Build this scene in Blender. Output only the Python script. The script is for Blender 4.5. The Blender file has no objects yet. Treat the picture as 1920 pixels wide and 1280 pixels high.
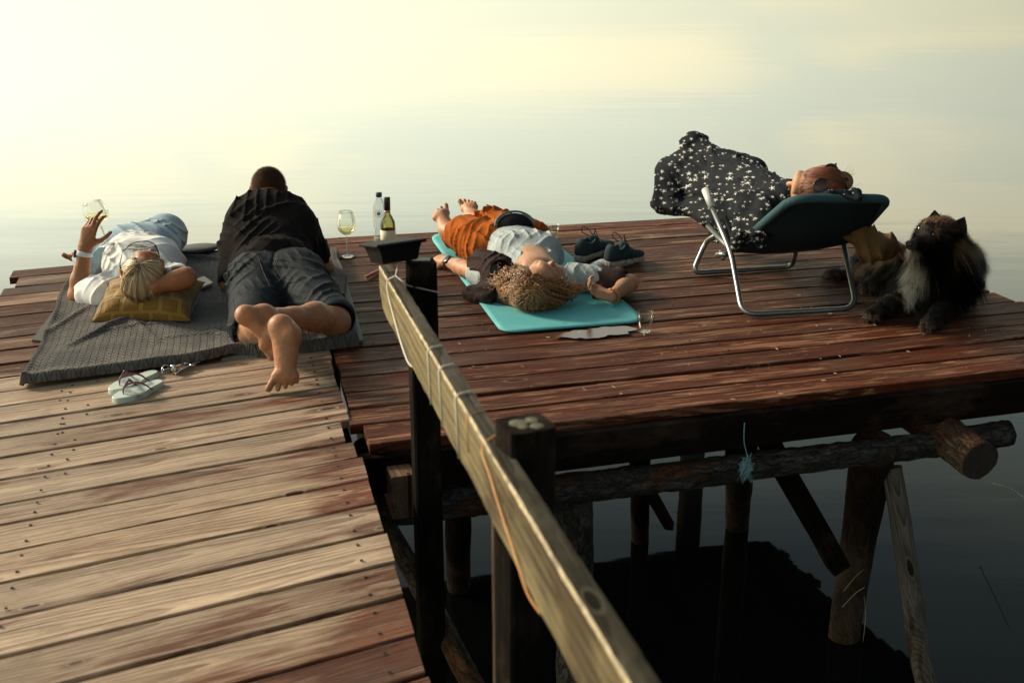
import bpy, bmesh, math, random
import numpy as np
from mathutils import Vector, Matrix, noise as mnoise
rnd = random.Random(7)
S = bpy.context.scene
COL = S.collection

# ------------------------------------------------------------------ camera
F_PX, CAM_H = 2200.0, 1.5
PITCH = math.atan((640 + 100) / F_PX)
cam_d = bpy.data.cameras.new('camera'); cam = bpy.data.objects.new('camera', cam_d); COL.objects.link(cam)
cam.location = (0, 0, CAM_H); cam.rotation_euler = (math.pi / 2 - PITCH, 0, 0)
cam_d.sensor_width = 36; cam_d.lens = F_PX / 1920 * 36
cam_d.clip_start = 0.05; cam_d.clip_end = 3000
cam_d.dof.use_dof = True; cam_d.dof.focus_distance = 5.2; cam_d.dof.aperture_fstop = 4.5
S.camera = cam

# ------------------------------------------------------------------ world and sun
SUN_EL, SUN_AZ = math.radians(27), math.radians(-68)      # azimuth from +Y, negative = left
world = bpy.data.worlds.new('World'); S.world = world; world.use_nodes = True
def build_world():
    nt = world.node_tree; nt.nodes.clear()
    def nd(t, **k):
        n = nt.nodes.new(t)
        for a, b in k.items(): setattr(n, a, b)
        return n
    L = nt.links.new
    out = nd('ShaderNodeOutputWorld')
    sky = nd('ShaderNodeTexSky', sky_type='NISHITA', sun_disc=False, sun_elevation=SUN_EL, sun_rotation=SUN_AZ)
    sky.air_density = .8; sky.dust_density = 6.0; sky.ozone_density = .3
    tc = nd('ShaderNodeTexCoord'); sep = nd('ShaderNodeSeparateXYZ'); L(tc.outputs['Generated'], sep.inputs[0])
    # thin evening cloud veil: bright and creamy low down over the lake, slate grey overhead
    ramp = nd('ShaderNodeValToRGB'); L(sep.outputs['Z'], ramp.inputs[0])
    els = [(0.0, (1.10, 1.02, .70)), (.06, (1.38, 1.30, .92)), (.13, (1.80, 1.74, 1.28)), (.20, (2.25, 2.17, 1.55)), (.27, (1.72, 1.70, 1.27)),
           (.36, (.62, .70, .58)), (.47, (.20, .25, .21)), (.62, (.14, .165, .14)), (1.0, (.20, .22, .20))]
    cr = ramp.color_ramp
    while len(cr.elements) < len(els): cr.elements.new(.5)
    for e, (p, c) in zip(cr.elements, els): e.position = p; e.color = (*c, 1)
    # long flat cloud streaks
    mp = nd('ShaderNodeMapping'); mp.inputs['Scale'].default_value = (1.6, 1.6, 9.0); L(tc.outputs['Generated'], mp.inputs[0])
    nz = nd('ShaderNodeTexNoise'); nz.inputs['Scale'].default_value = 1.7; nz.inputs['Detail'].default_value = 4; nz.inputs['Distortion'].default_value = .6
    L(mp.outputs[0], nz.inputs['Vector'])
    mr = nd('ShaderNodeMapRange'); L(nz.outputs['Fac'], mr.inputs[0])
    mr.inputs['From Min'].default_value = .42; mr.inputs['From Max'].default_value = .64
    mx = nd('ShaderNodeMix', data_type='RGBA', blend_type='MULTIPLY'); mx.inputs[0].default_value = 1
    cc = nd('ShaderNodeMix', data_type='RGBA'); L(mr.outputs[0], cc.inputs[0])
    cc.inputs[6].default_value = (.86, .93, .98, 1); cc.inputs[7].default_value = (1.10, 1.05, .96, 1)
    L(ramp.outputs[0], mx.inputs[6]); L(cc.outputs[2], mx.inputs[7])
    # broad warm glow round the veiled sun
    sd = (math.sin(SUN_AZ) * math.cos(SUN_EL * .6), math.cos(SUN_AZ) * math.cos(SUN_EL * .6), math.sin(SUN_EL * .6))
    dp = nd('ShaderNodeVectorMath', operation='DOT_PRODUCT'); L(tc.outputs['Generated'], dp.inputs[0]); dp.inputs[1].default_value = sd
    gl = nd('ShaderNodeMapRange', interpolation_type='SMOOTHSTEP'); L(dp.outputs['Value'], gl.inputs[0])
    gl.inputs['From Min'].default_value = -.75; gl.inputs['From Max'].default_value = 1.0
    gl.inputs['To Min'].default_value = .16; gl.inputs['To Max'].default_value = 1.65
    sc2 = nd('ShaderNodeVectorMath', operation='SCALE'); L(mx.outputs[2], sc2.inputs[0]); L(gl.outputs[0], sc2.inputs['Scale'])
    b1 = nd('ShaderNodeBackground'); L(sky.outputs[0], b1.inputs[0]); b1.inputs[1].default_value = .05
    b2 = nd('ShaderNodeBackground'); L(sc2.outputs[0], b2.inputs[0]); b2.inputs[1].default_value = .8
    ad = nd('ShaderNodeAddShader'); L(b1.outputs[0], ad.inputs[0]); L(b2.outputs[0], ad.inputs[1]); L(ad.outputs[0], out.inputs[0])
build_world()
sun_d = bpy.data.lights.new('sun', 'SUN'); sun = bpy.data.objects.new('sun', sun_d); COL.objects.link(sun)
sun_d.energy = 4.8; sun_d.angle = math.radians(10); sun_d.color = (1.0, .82, .60)
sv = Vector((math.sin(SUN_AZ) * math.cos(SUN_EL), math.cos(SUN_AZ) * math.cos(SUN_EL), math.sin(SUN_EL)))
sun.rotation_euler = sv.to_track_quat('Z', 'Y').to_euler()
S.cycles.transparent_max_bounces = 24; S.cycles.max_bounces = 10; S.cycles.transmission_bounces = 10
S.view_settings.view_transform = 'Standard'; S.view_settings.look = 'None'
S.view_settings.exposure = 0.14; S.view_settings.gamma = 1.0; S.view_settings.use_curve_mapping = False

# ------------------------------------------------------------------ measuring helpers
def ray(px, py):
    a = (px - 960) / F_PX; b = -(py - 640) / F_PX
    return Vector((a, math.cos(PITCH) + b * math.sin(PITCH), -math.sin(PITCH) + b * math.cos(PITCH)))
def P(px, py, z=0.0):                     # point of the photograph's pixel at height z
    d = ray(px, py); t = (z - CAM_H) / d.z
    return Vector((d.x * t, d.y * t, z))
def Q(px, py, y):                         # point of the pixel at distance y
    d = ray(px, py); t = y / d.y
    return Vector((d.x * t, y, CAM_H + d.z * t))

# ------------------------------------------------------------------ object helpers
def props(o, label=None, cat=None, group=None, kind=None):
    if label: o['label'] = label
    if cat: o['category'] = cat
    if group: o['group'] = group
    if kind: o['kind'] = kind
    return o
def empty(name, loc, label, cat, group=None, rz=0):
    o = bpy.data.objects.new(name, None); COL.objects.link(o); o.location = loc; o.rotation_euler = (0, 0, rz)
    o.empty_display_size = .1
    return props(o, label, cat, group)
def mesh_ob(name, verts, faces, mat, parent=None, smooth=False, M=None, uvs=None):
    """verts in world space (or local when M is given)"""
    me = bpy.data.meshes.new(name)
    verts = np.asarray(verts, dtype=np.float32).reshape(-1, 3)
    if isinstance(faces, np.ndarray):
        nf, k = faces.shape
        me.vertices.add(len(verts)); me.vertices.foreach_set('co', verts.ravel())
        me.loops.add(nf * k); me.loops.foreach_set('vertex_index', faces.astype(np.int32).ravel())
        me.polygons.add(nf); me.polygons.foreach_set('loop_start', np.arange(0, nf * k, k, dtype=np.int32))
        me.update(calc_edges=True); me.validate()
    else:
        me.from_pydata([tuple(v) for v in verts], [], faces); me.update()
    if smooth: me.polygons.foreach_set('use_smooth', np.ones(len(me.polygons), dtype=bool))
    if uvs is not None:
        ul = me.uv_layers.new(name='UVMap'); li = np.empty(len(me.loops), dtype=np.int32); me.loops.foreach_get('vertex_index', li)
        ul.data.foreach_set('uv', np.asarray(uvs, dtype=np.float32)[li].ravel())
    if mat: me.materials.append(mat)
    o = bpy.data.objects.new(name, me); COL.objects.link(o)
    if M is not None: o.matrix_world = M
    if parent is not None: attach(o, parent)
    return o
def wmat(o):
    m = o.matrix_basis.copy()
    return (wmat(o.parent) @ o.matrix_parent_inverse @ m) if o.parent else m
def attach(o, parent):
    o.parent = parent; o.matrix_parent_inverse = wmat(parent).inverted()
def bm_ob(name, bm, mat, parent=None, smooth=False, M=None):
    me = bpy.data.meshes.new(name); bm.normal_update(); bm.to_mesh(me); bm.free()
    if smooth: me.polygons.foreach_set('use_smooth', np.ones(len(me.polygons), dtype=bool))
    if mat: me.materials.append(mat)
    o = bpy.data.objects.new(name, me); COL.objects.link(o)
    if M is not None: o.matrix_world = M
    if parent is not None: attach(o, parent)
    return o
def frame(a, b, up=Vector((0, 0, 1))):    # matrix: x along a->b, z near up
    a = Vector(a); b = Vector(b); x = (b - a).normalized(); y = up.cross(x)
    if y.length < 1e-4: y = Vector((0, 1, 0)).cross(x)
    y.normalize(); z = x.cross(y)
    m = Matrix((x, y, z)).transposed().to_4x4(); m.translation = a
    return m

def catmull(pts, n=8):
    pts = [np.array(p, dtype=float) for p in pts]
    out = []
    P_ = [2 * pts[0] - pts[1]] + pts + [2 * pts[-1] - pts[-2]]
    for i in range(1, len(P_) - 2):
        p0, p1, p2, p3 = P_[i - 1:i + 3]
        for k in range(n):
            t = k / n
            out.append(.5 * ((2 * p1) + (-p0 + p2) * t + (2 * p0 - 5 * p1 + 4 * p2 - p3) * t * t + (-p0 + 3 * p1 - 3 * p2 + p3) * t ** 3))
    out.append(pts[-1])
    return out
def tube_geo(pts, rad, sides=8, closed=False, cap=True, flat=1.0, up=None):
    """pts list, rad scalar or list -> verts, faces (python lists)"""
    pts = [Vector(p) for p in pts]; n = len(pts)
    if not hasattr(rad, '__len__'): rad = [rad] * n
    V = []; Fc = []
    t0 = (pts[1] - pts[0]).normalized()
    u = Vector(up) if up is not None else (Vector((0, 0, 1)) if abs(t0.z) < .9 else Vector((1, 0, 0)))
    for i in range(n):
        if closed: t = (pts[(i + 1) % n] - pts[i - 1]).normalized()
        else: t = (pts[min(i + 1, n - 1)] - pts[max(i - 1, 0)]).normalized()
        s = t.cross(u)
        if s.length < 1e-5: s = t.orthogonal()
        s.normalize(); u2 = s.cross(t).normalized()
        if up is None: u = u2
        for k in range(sides):
            a = 2 * math.pi * k / sides
            V.append(pts[i] + (s * math.cos(a) + u2 * (math.sin(a) * flat)) * rad[i])
    m = n if closed else n - 1
    for i in range(m):
        for k in range(sides):
            a = i * sides + k; b = i * sides + (k + 1) % sides; j = (i + 1) % n
            Fc.append((a, b, j * sides + (k + 1) % sides, j * sides + k))
    if cap and not closed:
        Fc.append(tuple(range(sides))[::-1]); Fc.append(tuple(range((n - 1) * sides, n * sides)))
    return V, Fc
class Geo:
    def __init__(s): s.V = []; s.F = []
    def add(s, vf):
        o = len(s.V); s.V += list(vf[0]); s.F += [tuple(i + o for i in f) for f in vf[1]]; return s
    def tube(s, pts, r, sides=8, **k): return s.add(tube_geo(pts, r, sides, **k))
    def box(s, c, sx, sy, sz, M=None):
        vs = [Vector((c[0] + x * sx / 2, c[1] + y * sy / 2, c[2] + z * sz / 2)) for x in (-1, 1) for y in (-1, 1) for z in (-1, 1)]
        if M is not None: vs = [M @ v for v in vs]
        return s.add((vs, [(0, 1, 3, 2), (4, 6, 7, 5), (0, 4, 5, 1), (2, 3, 7, 6), (0, 2, 6, 4), (1, 5, 7, 3)]))
    def lathe(s, prof, n=24, M=None):
        vs = []; fs = []
        for r, z in prof:
            for k in range(n):
                a = 2 * math.pi * k / n; v = Vector((r * math.cos(a), r * math.sin(a), z)); vs.append(M @ v if M is not None else v)
        for i in range(len(prof) - 1):
            for k in range(n): fs.append((i * n + k, i * n + (k + 1) % n, (i + 1) * n + (k + 1) % n, (i + 1) * n + k))
        return s.add((vs, fs))
    def ob(s, name, mat, parent=None, smooth=True, M=None): return mesh_ob(name, s.V, s.F, mat, parent, smooth, M)

# ------------------------------------------------------------------ material helpers
class NT:
    def __init__(s, name):
        s.m = bpy.data.materials.new(name); s.m.use_nodes = True; s.t = s.m.node_tree
        s.b = s.t.nodes['Principled BSDF']; s.tc = None
    def n(s, t, ins=None, **k):
        x = s.t.nodes.new('ShaderNode' + t)
        for a, b in k.items(): setattr(x, a, b)
        for a, b in (ins or {}).items():
            if isinstance(b, bpy.types.NodeSocket): s.t.links.new(b, x.inputs[a])
            else: x.inputs[a].default_value = b
        return x
    def set(s, **k):
        for a, b in k.items():
            a = a.replace('_', ' ')
            if isinstance(b, bpy.types.NodeSocket): s.t.links.new(b, s.b.inputs[a])
            else: s.b.inputs[a].default_value = (*b, 1) if isinstance(b, tuple) and len(b) == 3 else b
        return s
    def coord(s, which='Object'):
        if s.tc is None: s.tc = s.n('TexCoord')
        return s.tc.outputs[which]
    def map(s, v, scale=(1, 1, 1), loc=(0, 0, 0), rot=(0, 0, 0)):
        return s.n('Mapping', {'Vector': v, 'Scale': scale, 'Location': loc, 'Rotation': rot}).outputs[0]
    def noise(s, v, scale, detail=3, rough=.55, dist=0, out='Fac'):
        return s.n('TexNoise', {'Vector': v, 'Scale': scale, 'Detail': detail, 'Roughness': rough, 'Distortion': dist}).outputs[out]
    def rng(s, v, a, b, c=0., d=1., smooth=False):
        x = s.n('MapRange', {0: v, 'From Min': a, 'From Max': b, 'To Min': c, 'To Max': d})
        if smooth: x.interpolation_type = 'SMOOTHSTEP'
        return x.outputs[0]
    def mix(s, f, a, b, mode='MIX'):
        a = (*a, 1) if isinstance(a, tuple) and len(a) == 3 else a; b = (*b, 1) if isinstance(b, tuple) and len(b) == 3 else b
        return s.n('Mix', {0: f, 6: a, 7: b}, data_type='RGBA', blend_type=mode).outputs[2]
    def math(s, op, a, b=0., c=0.): return s.n('Math', {0: a, 1: b, 2: c}, operation=op).outputs[0]
    def bump(s, h, strength=.5, dist=.01, prev=None):
        i = {'Height': h, 'Strength': strength, 'Distance': dist}
        if prev is not None: i['Normal'] = prev
        return s.n('Bump', i).outputs[0]
def simple(name, col, rough=.6, metal=0., spec=.5, vary=.15, scale=8., bump=0., bscale=60., **k):
    g = NT(name); v = g.coord()
    if vary:
        f = g.noise(v, scale, 4)
        c = g.mix(g.rng(f, .3, .7), tuple(x * (1 - vary) for x in col), tuple(min(1, x * (1 + vary)) for x in col))
    else: c = col
    g.set(Base_Color=c, Roughness=rough, Metallic=metal, Specular_IOR_Level=spec, **k)
    if bump: g.set(Normal=g.bump(g.noise(v, bscale, 3), bump, .004))
    return g.m

def wood_mat(name, light, dark, stain, stain_amt, wear, rough=.55, ring=28., bumps=.8, grey=None, spec=.14, end=0.):
    """board colour: ring grain light/dark, knots, remains of a red-brown stain, pale worn streaks"""
    g = NT(name); oi = g.n('ObjectInfo').outputs['Random']
    v0 = g.coord()
    off = g.n('CombineXYZ', {0: g.math('MULTIPLY', oi, 37.), 1: g.math('MULTIPLY', oi, 3.1), 2: g.math('MULTIPLY', oi, 11.)}).outputs[0]
    v = g.n('VectorMath', {0: v0, 1: off}, operation='ADD').outputs[0]
    wob = g.noise(g.map(v, (1.1, 5, 5)), 1.0, 3, .5, .3)
    # rings: axis along the board, wandering
    sx = g.n('SeparateXYZ', {0: v0}); r2 = g.math('FRACT', g.math('MULTIPLY', oi, 17.3))
    yy = g.math('ADD', sx.outputs[1], g.math('MULTIPLY', g.math('SUBTRACT', wob, .5), .10)); yy = g.math('ADD', yy, g.math('MULTIPLY', g.math('SUBTRACT', r2, .5), .13))
    zz = g.math('ADD', sx.outputs[2], g.math('ADD', g.math('MULTIPLY', sx.outputs[0], .022), g.math('MULTIPLY', r2, .05)))
    rv = g.n('CombineXYZ', {0: 0., 1: yy, 2: zz}).outputs[0]
    w = g.n('TexWave', {'Vector': rv, 'Scale': ring, 'Distortion': .8, 'Detail': 2, 'Detail Scale': 2.}, wave_type='RINGS', rings_direction='X', wave_profile='SAW').outputs['Fac']
    fib = g.noise(g.map(v, (6., 120, 60)), 1., 4, .75)
    fib2 = g.noise(g.map(v, (1.2, 34, 30)), 1., 4, .6)
    grain = g.math('ADD', g.math('MULTIPLY', g.math('POWER', w, 1.6), .34), g.math('ADD', g.math('MULTIPLY', fib, .80), g.math('MULTIPLY', fib2, .45)))
    col = g.mix(g.rng(grain, .50, 1.02), light, dark)
    # knots
    kv = g.n('TexVoronoi', {'Vector': g.map(v, (2.1, 6.2, .01)), 'Scale': 1., 'Randomness': 1.}, feature='F1', voronoi_dimensions='2D')
    kc = g.n('SeparateColor', {0: kv.outputs['Color']}); kr = kc.outputs[0]; kd = g.math('MULTIPLY', kv.outputs['Distance'], g.rng(kc.outputs[1], 0, 1, 1.0, 2.6)); kd = g.math('ADD', kd, g.math('MULTIPLY', g.math('SUBTRACT', g.noise(g.map(v, (14, 40, 1)), 1., 2), .5), .03))
    on = g.math('GREATER_THAN', kr, .50)
    kn = g.math('MULTIPLY', g.rng(kd, .082, .074), on)
    kring = g.math('MULTIPLY', g.math('MULTIPLY', g.rng(kd, .125, .105), g.rng(kd, .080, .092)), on)
    halo = g.math('MULTIPLY', g.rng(kd, .30, .05), on)
    # stain
    m1 = g.noise(g.map(v, (1.5, 7, 5)), 1., 5, .62, .5)
    m2 = g.noise(g.map(v, (4, 46, 20)), 1., 3, .6)
    st = g.math('ADD', g.math('MULTIPLY', m1, .75), g.math('MULTIPLY', m2, .28)); st = g.math('ADD', st, g.math('MULTIPLY', halo, .10))
    if end:                                                       # more of the stain has survived towards the outer end
        gx = g.n('SeparateXYZ', {0: g.coord('Generated')}).outputs[0]; st = g.math('ADD', st, g.rng(gx, .80, 1.0, 0., end))
    sm = g.rng(st, .62 - stain_amt * .28, .74 - stain_amt * .28)
    if wear:
        wr = g.noise(g.map(v, (2.6, 34, 20)), 1., 5, .68, 1.1); wl = g.noise(g.map(v, (1.1, 5, 5)), 1., 3, .6)
        wr = g.math('ADD', wr, g.math('MULTIPLY', g.math('SUBTRACT', wl, .5), .35))
        sm = g.math('MULTIPLY', sm, g.math('SUBTRACT', 1., g.rng(wr, .545, .60, 0., wear)))
    scol = g.mix(g.rng(grain, .5, 1.0), tuple(c * 1.45 for c in stain), tuple(c * .42 for c in stain))
    col = g.mix(sm, col, scol)
    col = g.mix(g.math('MULTIPLY', halo, .5), col, tuple(c * .8 for c in dark))
    col = g.mix(g.math('MULTIPLY', kn, .9), col, tuple(c * .28 for c in stain))
    col = g.mix(g.math('MULTIPLY', kring, .45), col, light)
    mot = g.noise(g.map(v, (9, 26, 20)), 1., 5, .75, .8); col = g.mix(g.rng(mot, .52, .66, 0, .38), col, dark)
    # cracks
    ck = g.noise(g.map(v, (.9, 60, 9)), 1., 2, .5, .2); ckm = g.rng(ck, .700, .715)
    col = g.mix(g.math('MULTIPLY', ckm, .8), col, (.012, .008, .006))
    # tone of each board, grime blotches
    col = g.mix(1., col, g.n('CombineColor', {0: g.rng(r2, 0, 1, .66, 1.16), 1: g.rng(r2, 0, 1, .66, 1.15), 2: g.rng(r2, 0, 1, .66, 1.13)}).outputs[0], 'MULTIPLY')
    gr = g.noise(g.map(v, (1.5, 3, 3)), 1.6, 5, .7)
    col = g.mix(g.rng(gr, .5, .75, 0., .45), col, grey or (.10, .07, .05))
    g.set(Base_Color=col, Roughness=g.rng(grain, .4, 1.2, rough - .08, rough + .14), Specular_IOR_Level=spec)
    h = g.math('SUBTRACT', g.math('MULTIPLY', grain, 1.0), g.math('ADD', g.math('MULTIPLY', ckm, 1.6), g.math('MULTIPLY', kn, .3)))
    g.set(Normal=g.bump(h, bumps, .004))
    return g.m
# ------------------------------------------------------------------ materials of the place
M_walk = wood_mat('weathered_pale_boards', (.55, .43, .315), (.18, .125, .085), (.13, .05, .027), .17, .5, .55, spec=.2, end=.13, grey=(.13, .09, .06))
M_walk_end = wood_mat('stained_end_boards', (.51, .39, .28), (.17, .115, .075), (.13, .045, .022), .34, .6, .55, spec=.2, end=.26, grey=(.12, .08, .05))
M_walk_red = wood_mat('half_stained_boards', (.36, .235, .155), (.12, .068, .042), (.095, .029, .013), .80, .75, .55, spec=.18, end=.22)
M_plat = wood_mat('red_brown_boards', (.31, .165, .10), (.12, .05, .028), (.070, .0195, .009), 1.5, .95, .6, spec=.09)
M_mid = wood_mat('brown_worn_boards', (.31, .195, .13), (.10, .055, .036), (.062, .024, .014), 1.2, 1., .6, spec=.09)
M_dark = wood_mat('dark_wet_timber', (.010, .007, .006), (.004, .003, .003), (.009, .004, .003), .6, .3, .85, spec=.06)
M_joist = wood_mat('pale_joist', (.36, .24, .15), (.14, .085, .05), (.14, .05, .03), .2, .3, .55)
M_rail = wood_mat('olive_weathered_rail', (.20, .17, .092), (.085, .07, .04), (.06, .047, .028), .5, .4, .85, ring=14, grey=(.13, .12, .075), spec=.08)
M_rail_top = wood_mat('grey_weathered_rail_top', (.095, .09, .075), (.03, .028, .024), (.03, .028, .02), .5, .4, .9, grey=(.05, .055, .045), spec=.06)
M_rail_edge = simple('pale_edge_highlight', (.34, .29, .19), .85, vary=.5, scale=45, bump=.8, bscale=150)  # bright highlight along the rail's edges, put into the chamfer colour
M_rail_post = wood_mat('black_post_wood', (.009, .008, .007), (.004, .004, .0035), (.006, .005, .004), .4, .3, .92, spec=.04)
M_prop = wood_mat('upright_brown', (.17, .11, .07), (.05, .034, .024), (.05, .028, .017), .4, .4, .8)

# ------------------------------------------------------------------ water
WZ = -1.12
def water():
    g = NT('lake_water')
    v = g.coord('Object')
    big = g.noise(g.map(v, (.16, .42, 1)), 1., 3, .5, .4)
    mid = g.noise(g.map(v, (.5, 2.6, 1)), 1., 3, .5, .2)
    sml = g.noise(g.map(v, (3., 9., 1)), 1., 2, .5, 0)
    patch = g.rng(g.noise(g.map(v, (.05, .13, 1)), 1., 3, .5), .4, .65)
    h = g.math('ADD', g.math('MULTIPLY', big, 1.6), g.math('MULTIPLY', mid, g.math('ADD', g.math('MULTIPLY', patch, .5), .12)))
    h = g.math('ADD', h, g.math('MULTIPLY', sml, g.math('MULTIPLY', patch, .05)))
    g.set(Base_Color=(.003, .0045, .004), Roughness=.03, IOR=1.33, Normal=g.bump(h, .16, .03))
    X = 1500
    o = mesh_ob('water', [(-X, -60, 0), (X, -60, 0), (X, 1500, 0), (-X, 1500, 0)], [(0, 1, 2, 3)], g.m, M=Matrix.Translation((0, 0, WZ)))
    props(o, kind='structure')
    bed = mesh_ob('ground', [(-X, -60, 0), (X, -60, 0), (X, 1500, 0), (-X, 1500, 0)], [(0, 1, 2, 3)], simple('lake_bed', (.03, .028, .02), .9), M=Matrix.Translation((0, 0, WZ - 2.2)))
    props(bed, kind='structure')
water()

# ------------------------------------------------------------------ decks
def board(name, quad, th, z, mat, parent, bow=.0015, tilt=0., rough_end=.006):
    """quad: near-left, near-right, far-right, far-left (2D world). local x runs along the board"""
    nl, nr, fr, fl = [Vector((p[0], p[1], 0)) for p in quad]
    a = (nl + fl) / 2; b = (nr + fr) / 2
    Mx = frame(a + Vector((0, 0, z)), b + Vector((0, 0, z)), Vector((0, 0, 1))); inv = Mx.inverted()
    n = max(3, int((b - a).length / .12)); V = []; Fc = []
    c = .0035; seed = rnd.uniform(0, 100)
    for i in range(n + 1):
        t = i / n; p0 = nl.lerp(nr, t); p1 = fl.lerp(fr, t)
        w = bow * mnoise.noise(Vector((seed, t * (b - a).length * 1.4, 0)))
        e0 = rough_end * mnoise.noise(Vector((seed + 9, t * (b - a).length * 2.5, 3))) * .5
        e1 = rough_end * mnoise.noise(Vector((seed + 29, t * (b - a).length * 2.5, 3))) * .5
        d = (p1 - p0).normalized(); p0 = p0 + d * e0; p1 = p1 + d * e1
        dz = [0, -th]
        L = [p0 + Vector((0, 0, z - th)), p0 + Vector((0, 0, z - c)), p0 + d * c + Vector((0, 0, z)), p1 - d * c + Vector((0, 0, z)), p1 + Vector((0, 0, z - c)), p1 + Vector((0, 0, z - th))]
        for k, q in enumerate(L):
            s = (q - p0).dot(d) / max(1e-6, (p1 - p0).length) - .5
            q = q + Vector((0, 0, w * 1.5 + s * tilt + (-.0012 * (1 - 4 * s * s) if k in (2, 3) else 0)))
            V.append(inv @ q)
    for i in range(n):
        for k in range(6):
            A = i * 6 + k; B = i * 6 + (k + 1) % 6; Fc.append((A, A + 6, B + 6, B))
    Fc.append((0, 1, 2, 3, 4, 5)); Fc.append(tuple(n * 6 + k for k in (5, 4, 3, 2, 1, 0)))
    return mesh_ob(name, V, Fc, mat, parent, False, Mx)
def isect(p, d, q, e):                    # 2D line intersection
    den = d[0] * e[1] - d[1] * e[0]
    t = ((q[0] - p[0]) * e[1] - (q[1] - p[1]) * e[0]) / den
    return (p[0] + d[0] * t, p[1] + d[1] * t)
def rot2(a): a = math.radians(a); return (math.cos(a), math.sin(a))

seamA = P(800, 1280); seamB = P(647, 762)                      # right-hand side of the boardwalk
sd_ = (seamB - seamA).normalized()
walk = empty('boardwalk', (-1.2, 2.5, 0), 'pale weathered boardwalk in the foreground with brown stained patches', 'boardwalk')
plat = empty('wooden_platform', (.6, 4.9, 0), 'reddish brown plank platform on log piles over the lake', 'jetty')
def seam_x(s): return seamA + sd_ * s
Lw = (P(647, 762) - seamA).length
nails = []
# boardwalk boards: the gap lines cross the seam at measured rows
rows = [(660, 1470), (803, 1262), (770, 1190), (746, 1120), (723, 1055), (703, 999), (688, 946), (672, 901), (660, 858), (646, 826), (629, 789), (647, 754), (632, 724), (620, 700), (605, 675), (597, 652)]
svals = [(P(x, y) - seamA).dot(sd_) for x, y in rows]
svals[0] = svals[1] - .18; svals = [svals[0] - .18] + svals
while svals[-1] < 4.25: svals.append(svals[-1] + .163 * rnd.uniform(.93, 1.07))
leftdir = (P(40, 498) - P(0, 575)).normalized(); leftpt = P(20, 537)
far_pt, far_d = P(40, 498), (P(600, 450) - P(40, 498)).normalized()
for i in range(len(svals) - 1):
    s0, s1 = svals[i], svals[i + 1]
    gap = .004 + rnd.random() * .003
    if i in (4, 13): gap = .010
    a0 = 27.3 - 5.6 * min(1, max(0, (s0 - .3) / 3.9)); a1 = 27.3 - 5.6 * min(1, max(0, (s1 - .3) / 3.9))
    p0 = seam_x(s0) + Vector(sd_) * gap; p1 = seam_x(s1) - Vector(sd_) * gap
    d0, d1 = rot2(a0), rot2(a1)
    if p1.y > 6.12: break
    je = rnd.uniform(-.012, .012) - (.022 if i in (9, 10) else 0)
    if s0 < 1.3: je = rnd.uniform(-.008, .012)
    jl = rnd.uniform(-.05, .05)
    lp = (leftpt.x + jl, leftpt.y)
    l0 = isect(p0, d0, lp, leftdir); l1 = isect(p1, d1, lp, leftdir)
    e0 = Vector((p0.x + d0[0] * je, p0.y + d0[1] * je)); e1 = Vector((p1.x + d1[0] * je, p1.y + d1[1] * je))
    m = M_walk if s0 > .2 else M_walk_red
    if i in (3, 4, 7, 8, 9, 12): m = M_walk_end
    if s0 > 2.45: m = M_mid if rnd.random() < .6 else M_walk_red
    bd = board('plank', [l0, e0, e1, l1], .032, rnd.uniform(-.0025, .0025), m, walk, tilt=rnd.uniform(-.003, .003))
    for f_ in (.075, .95, 1.9):
        for q, dd in ((p0, d0), (p1, d1)):
            t = .035 if q is p0 else -.035
            nails.append((q.x - dd[0] * f_ + sd_.x * t, q.y - dd[1] * f_ + sd_.y * t))
# platform boards
rowsR = [(653, 843), (1035, 776), (1000, 741), (1000, 711), (1000, 683), (1000, 653)]
u0 = Vector((*rot2(16.6), 0)); nrm = Vector((-u0.y, u0.x, 0))
front = P(653, 842); fr = P(1920, 692)
v_front = front.dot(nrm)
vs_ = [v_front, 3.585 - .0, 3.738, 3.885, 4.045, 4.21]
vs_ = [3.425, 3.60, 3.75, 3.898, 4.05, 4.215]
while vs_[-1] < 6.2: vs_.append(vs_[-1] + .155 * rnd.uniform(.92, 1.08))
vmax = 6.15
rightpt = P(1875, 553); rightdir = (Vector((2.168, 5.28)) - Vector((2.30, 4.80))).normalized()
left_line_p, left_line_d = (seamA.x + .012, seamA.y), sd_
for i in range(len(vs_) - 1):
    gap = .003 + rnd.random() * .0035
    v0_, v1_ = vs_[i] + gap, vs_[i + 1] - gap
    if i in (2, 6): v0_ += .004
    a0 = 16.6 - 2.4 * i / 17; a1 = 16.6 - 2.4 * (i + 1) / 17
    c = Vector((.9, 0, 0)); c0 = c + nrm * (v0_ - c.dot(nrm)); c1 = c + nrm * (v1_ - c.dot(nrm))
    d0, d1 = rot2(a0), rot2(a1)
    jl =   .032 if i == 0 else (-.012 if i == 1 else rnd.uniform(.0, .02)); jr = rnd.uniform(-.04, .05)
    if i in (7, 8, 9): jr += .08
    lp = (left_line_p[0] + jl, left_line_p[1]); rp = (rightpt.x + jr, rightpt.y)
    quad = [isect(c0, d0, lp, left_line_d), isect(c0, d0, rp, rightdir), isect(c1, d1, rp, rightdir), isect(c1, d1, lp, left_line_d)]
    m = M_plat if i < 6 or rnd.random() < .35 else M_mid
    board('plank', quad, .034, -.004 + rnd.uniform(-.003, .003), m, plat, tilt=rnd.uniform(-.004, .004))
    for f_ in (.12, 1.3, 2.5):
        for vv, dd in ((v0_ + .03, d0), (v1_ - .03, d1)):
            q = c + nrm * (vv - c.dot(nrm)) + Vector((dd[0], dd[1], 0)) * (f_ - 1.35 + .1 * math.sin(i * 3)); nails.append((q.x, q.y))
g = Geo()
for x, y in nails:
    g.lathe([(0.0001, .0045), (.004, .0045), (.005, .002)], 6, Matrix.Translation((x, y, 0)))
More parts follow.
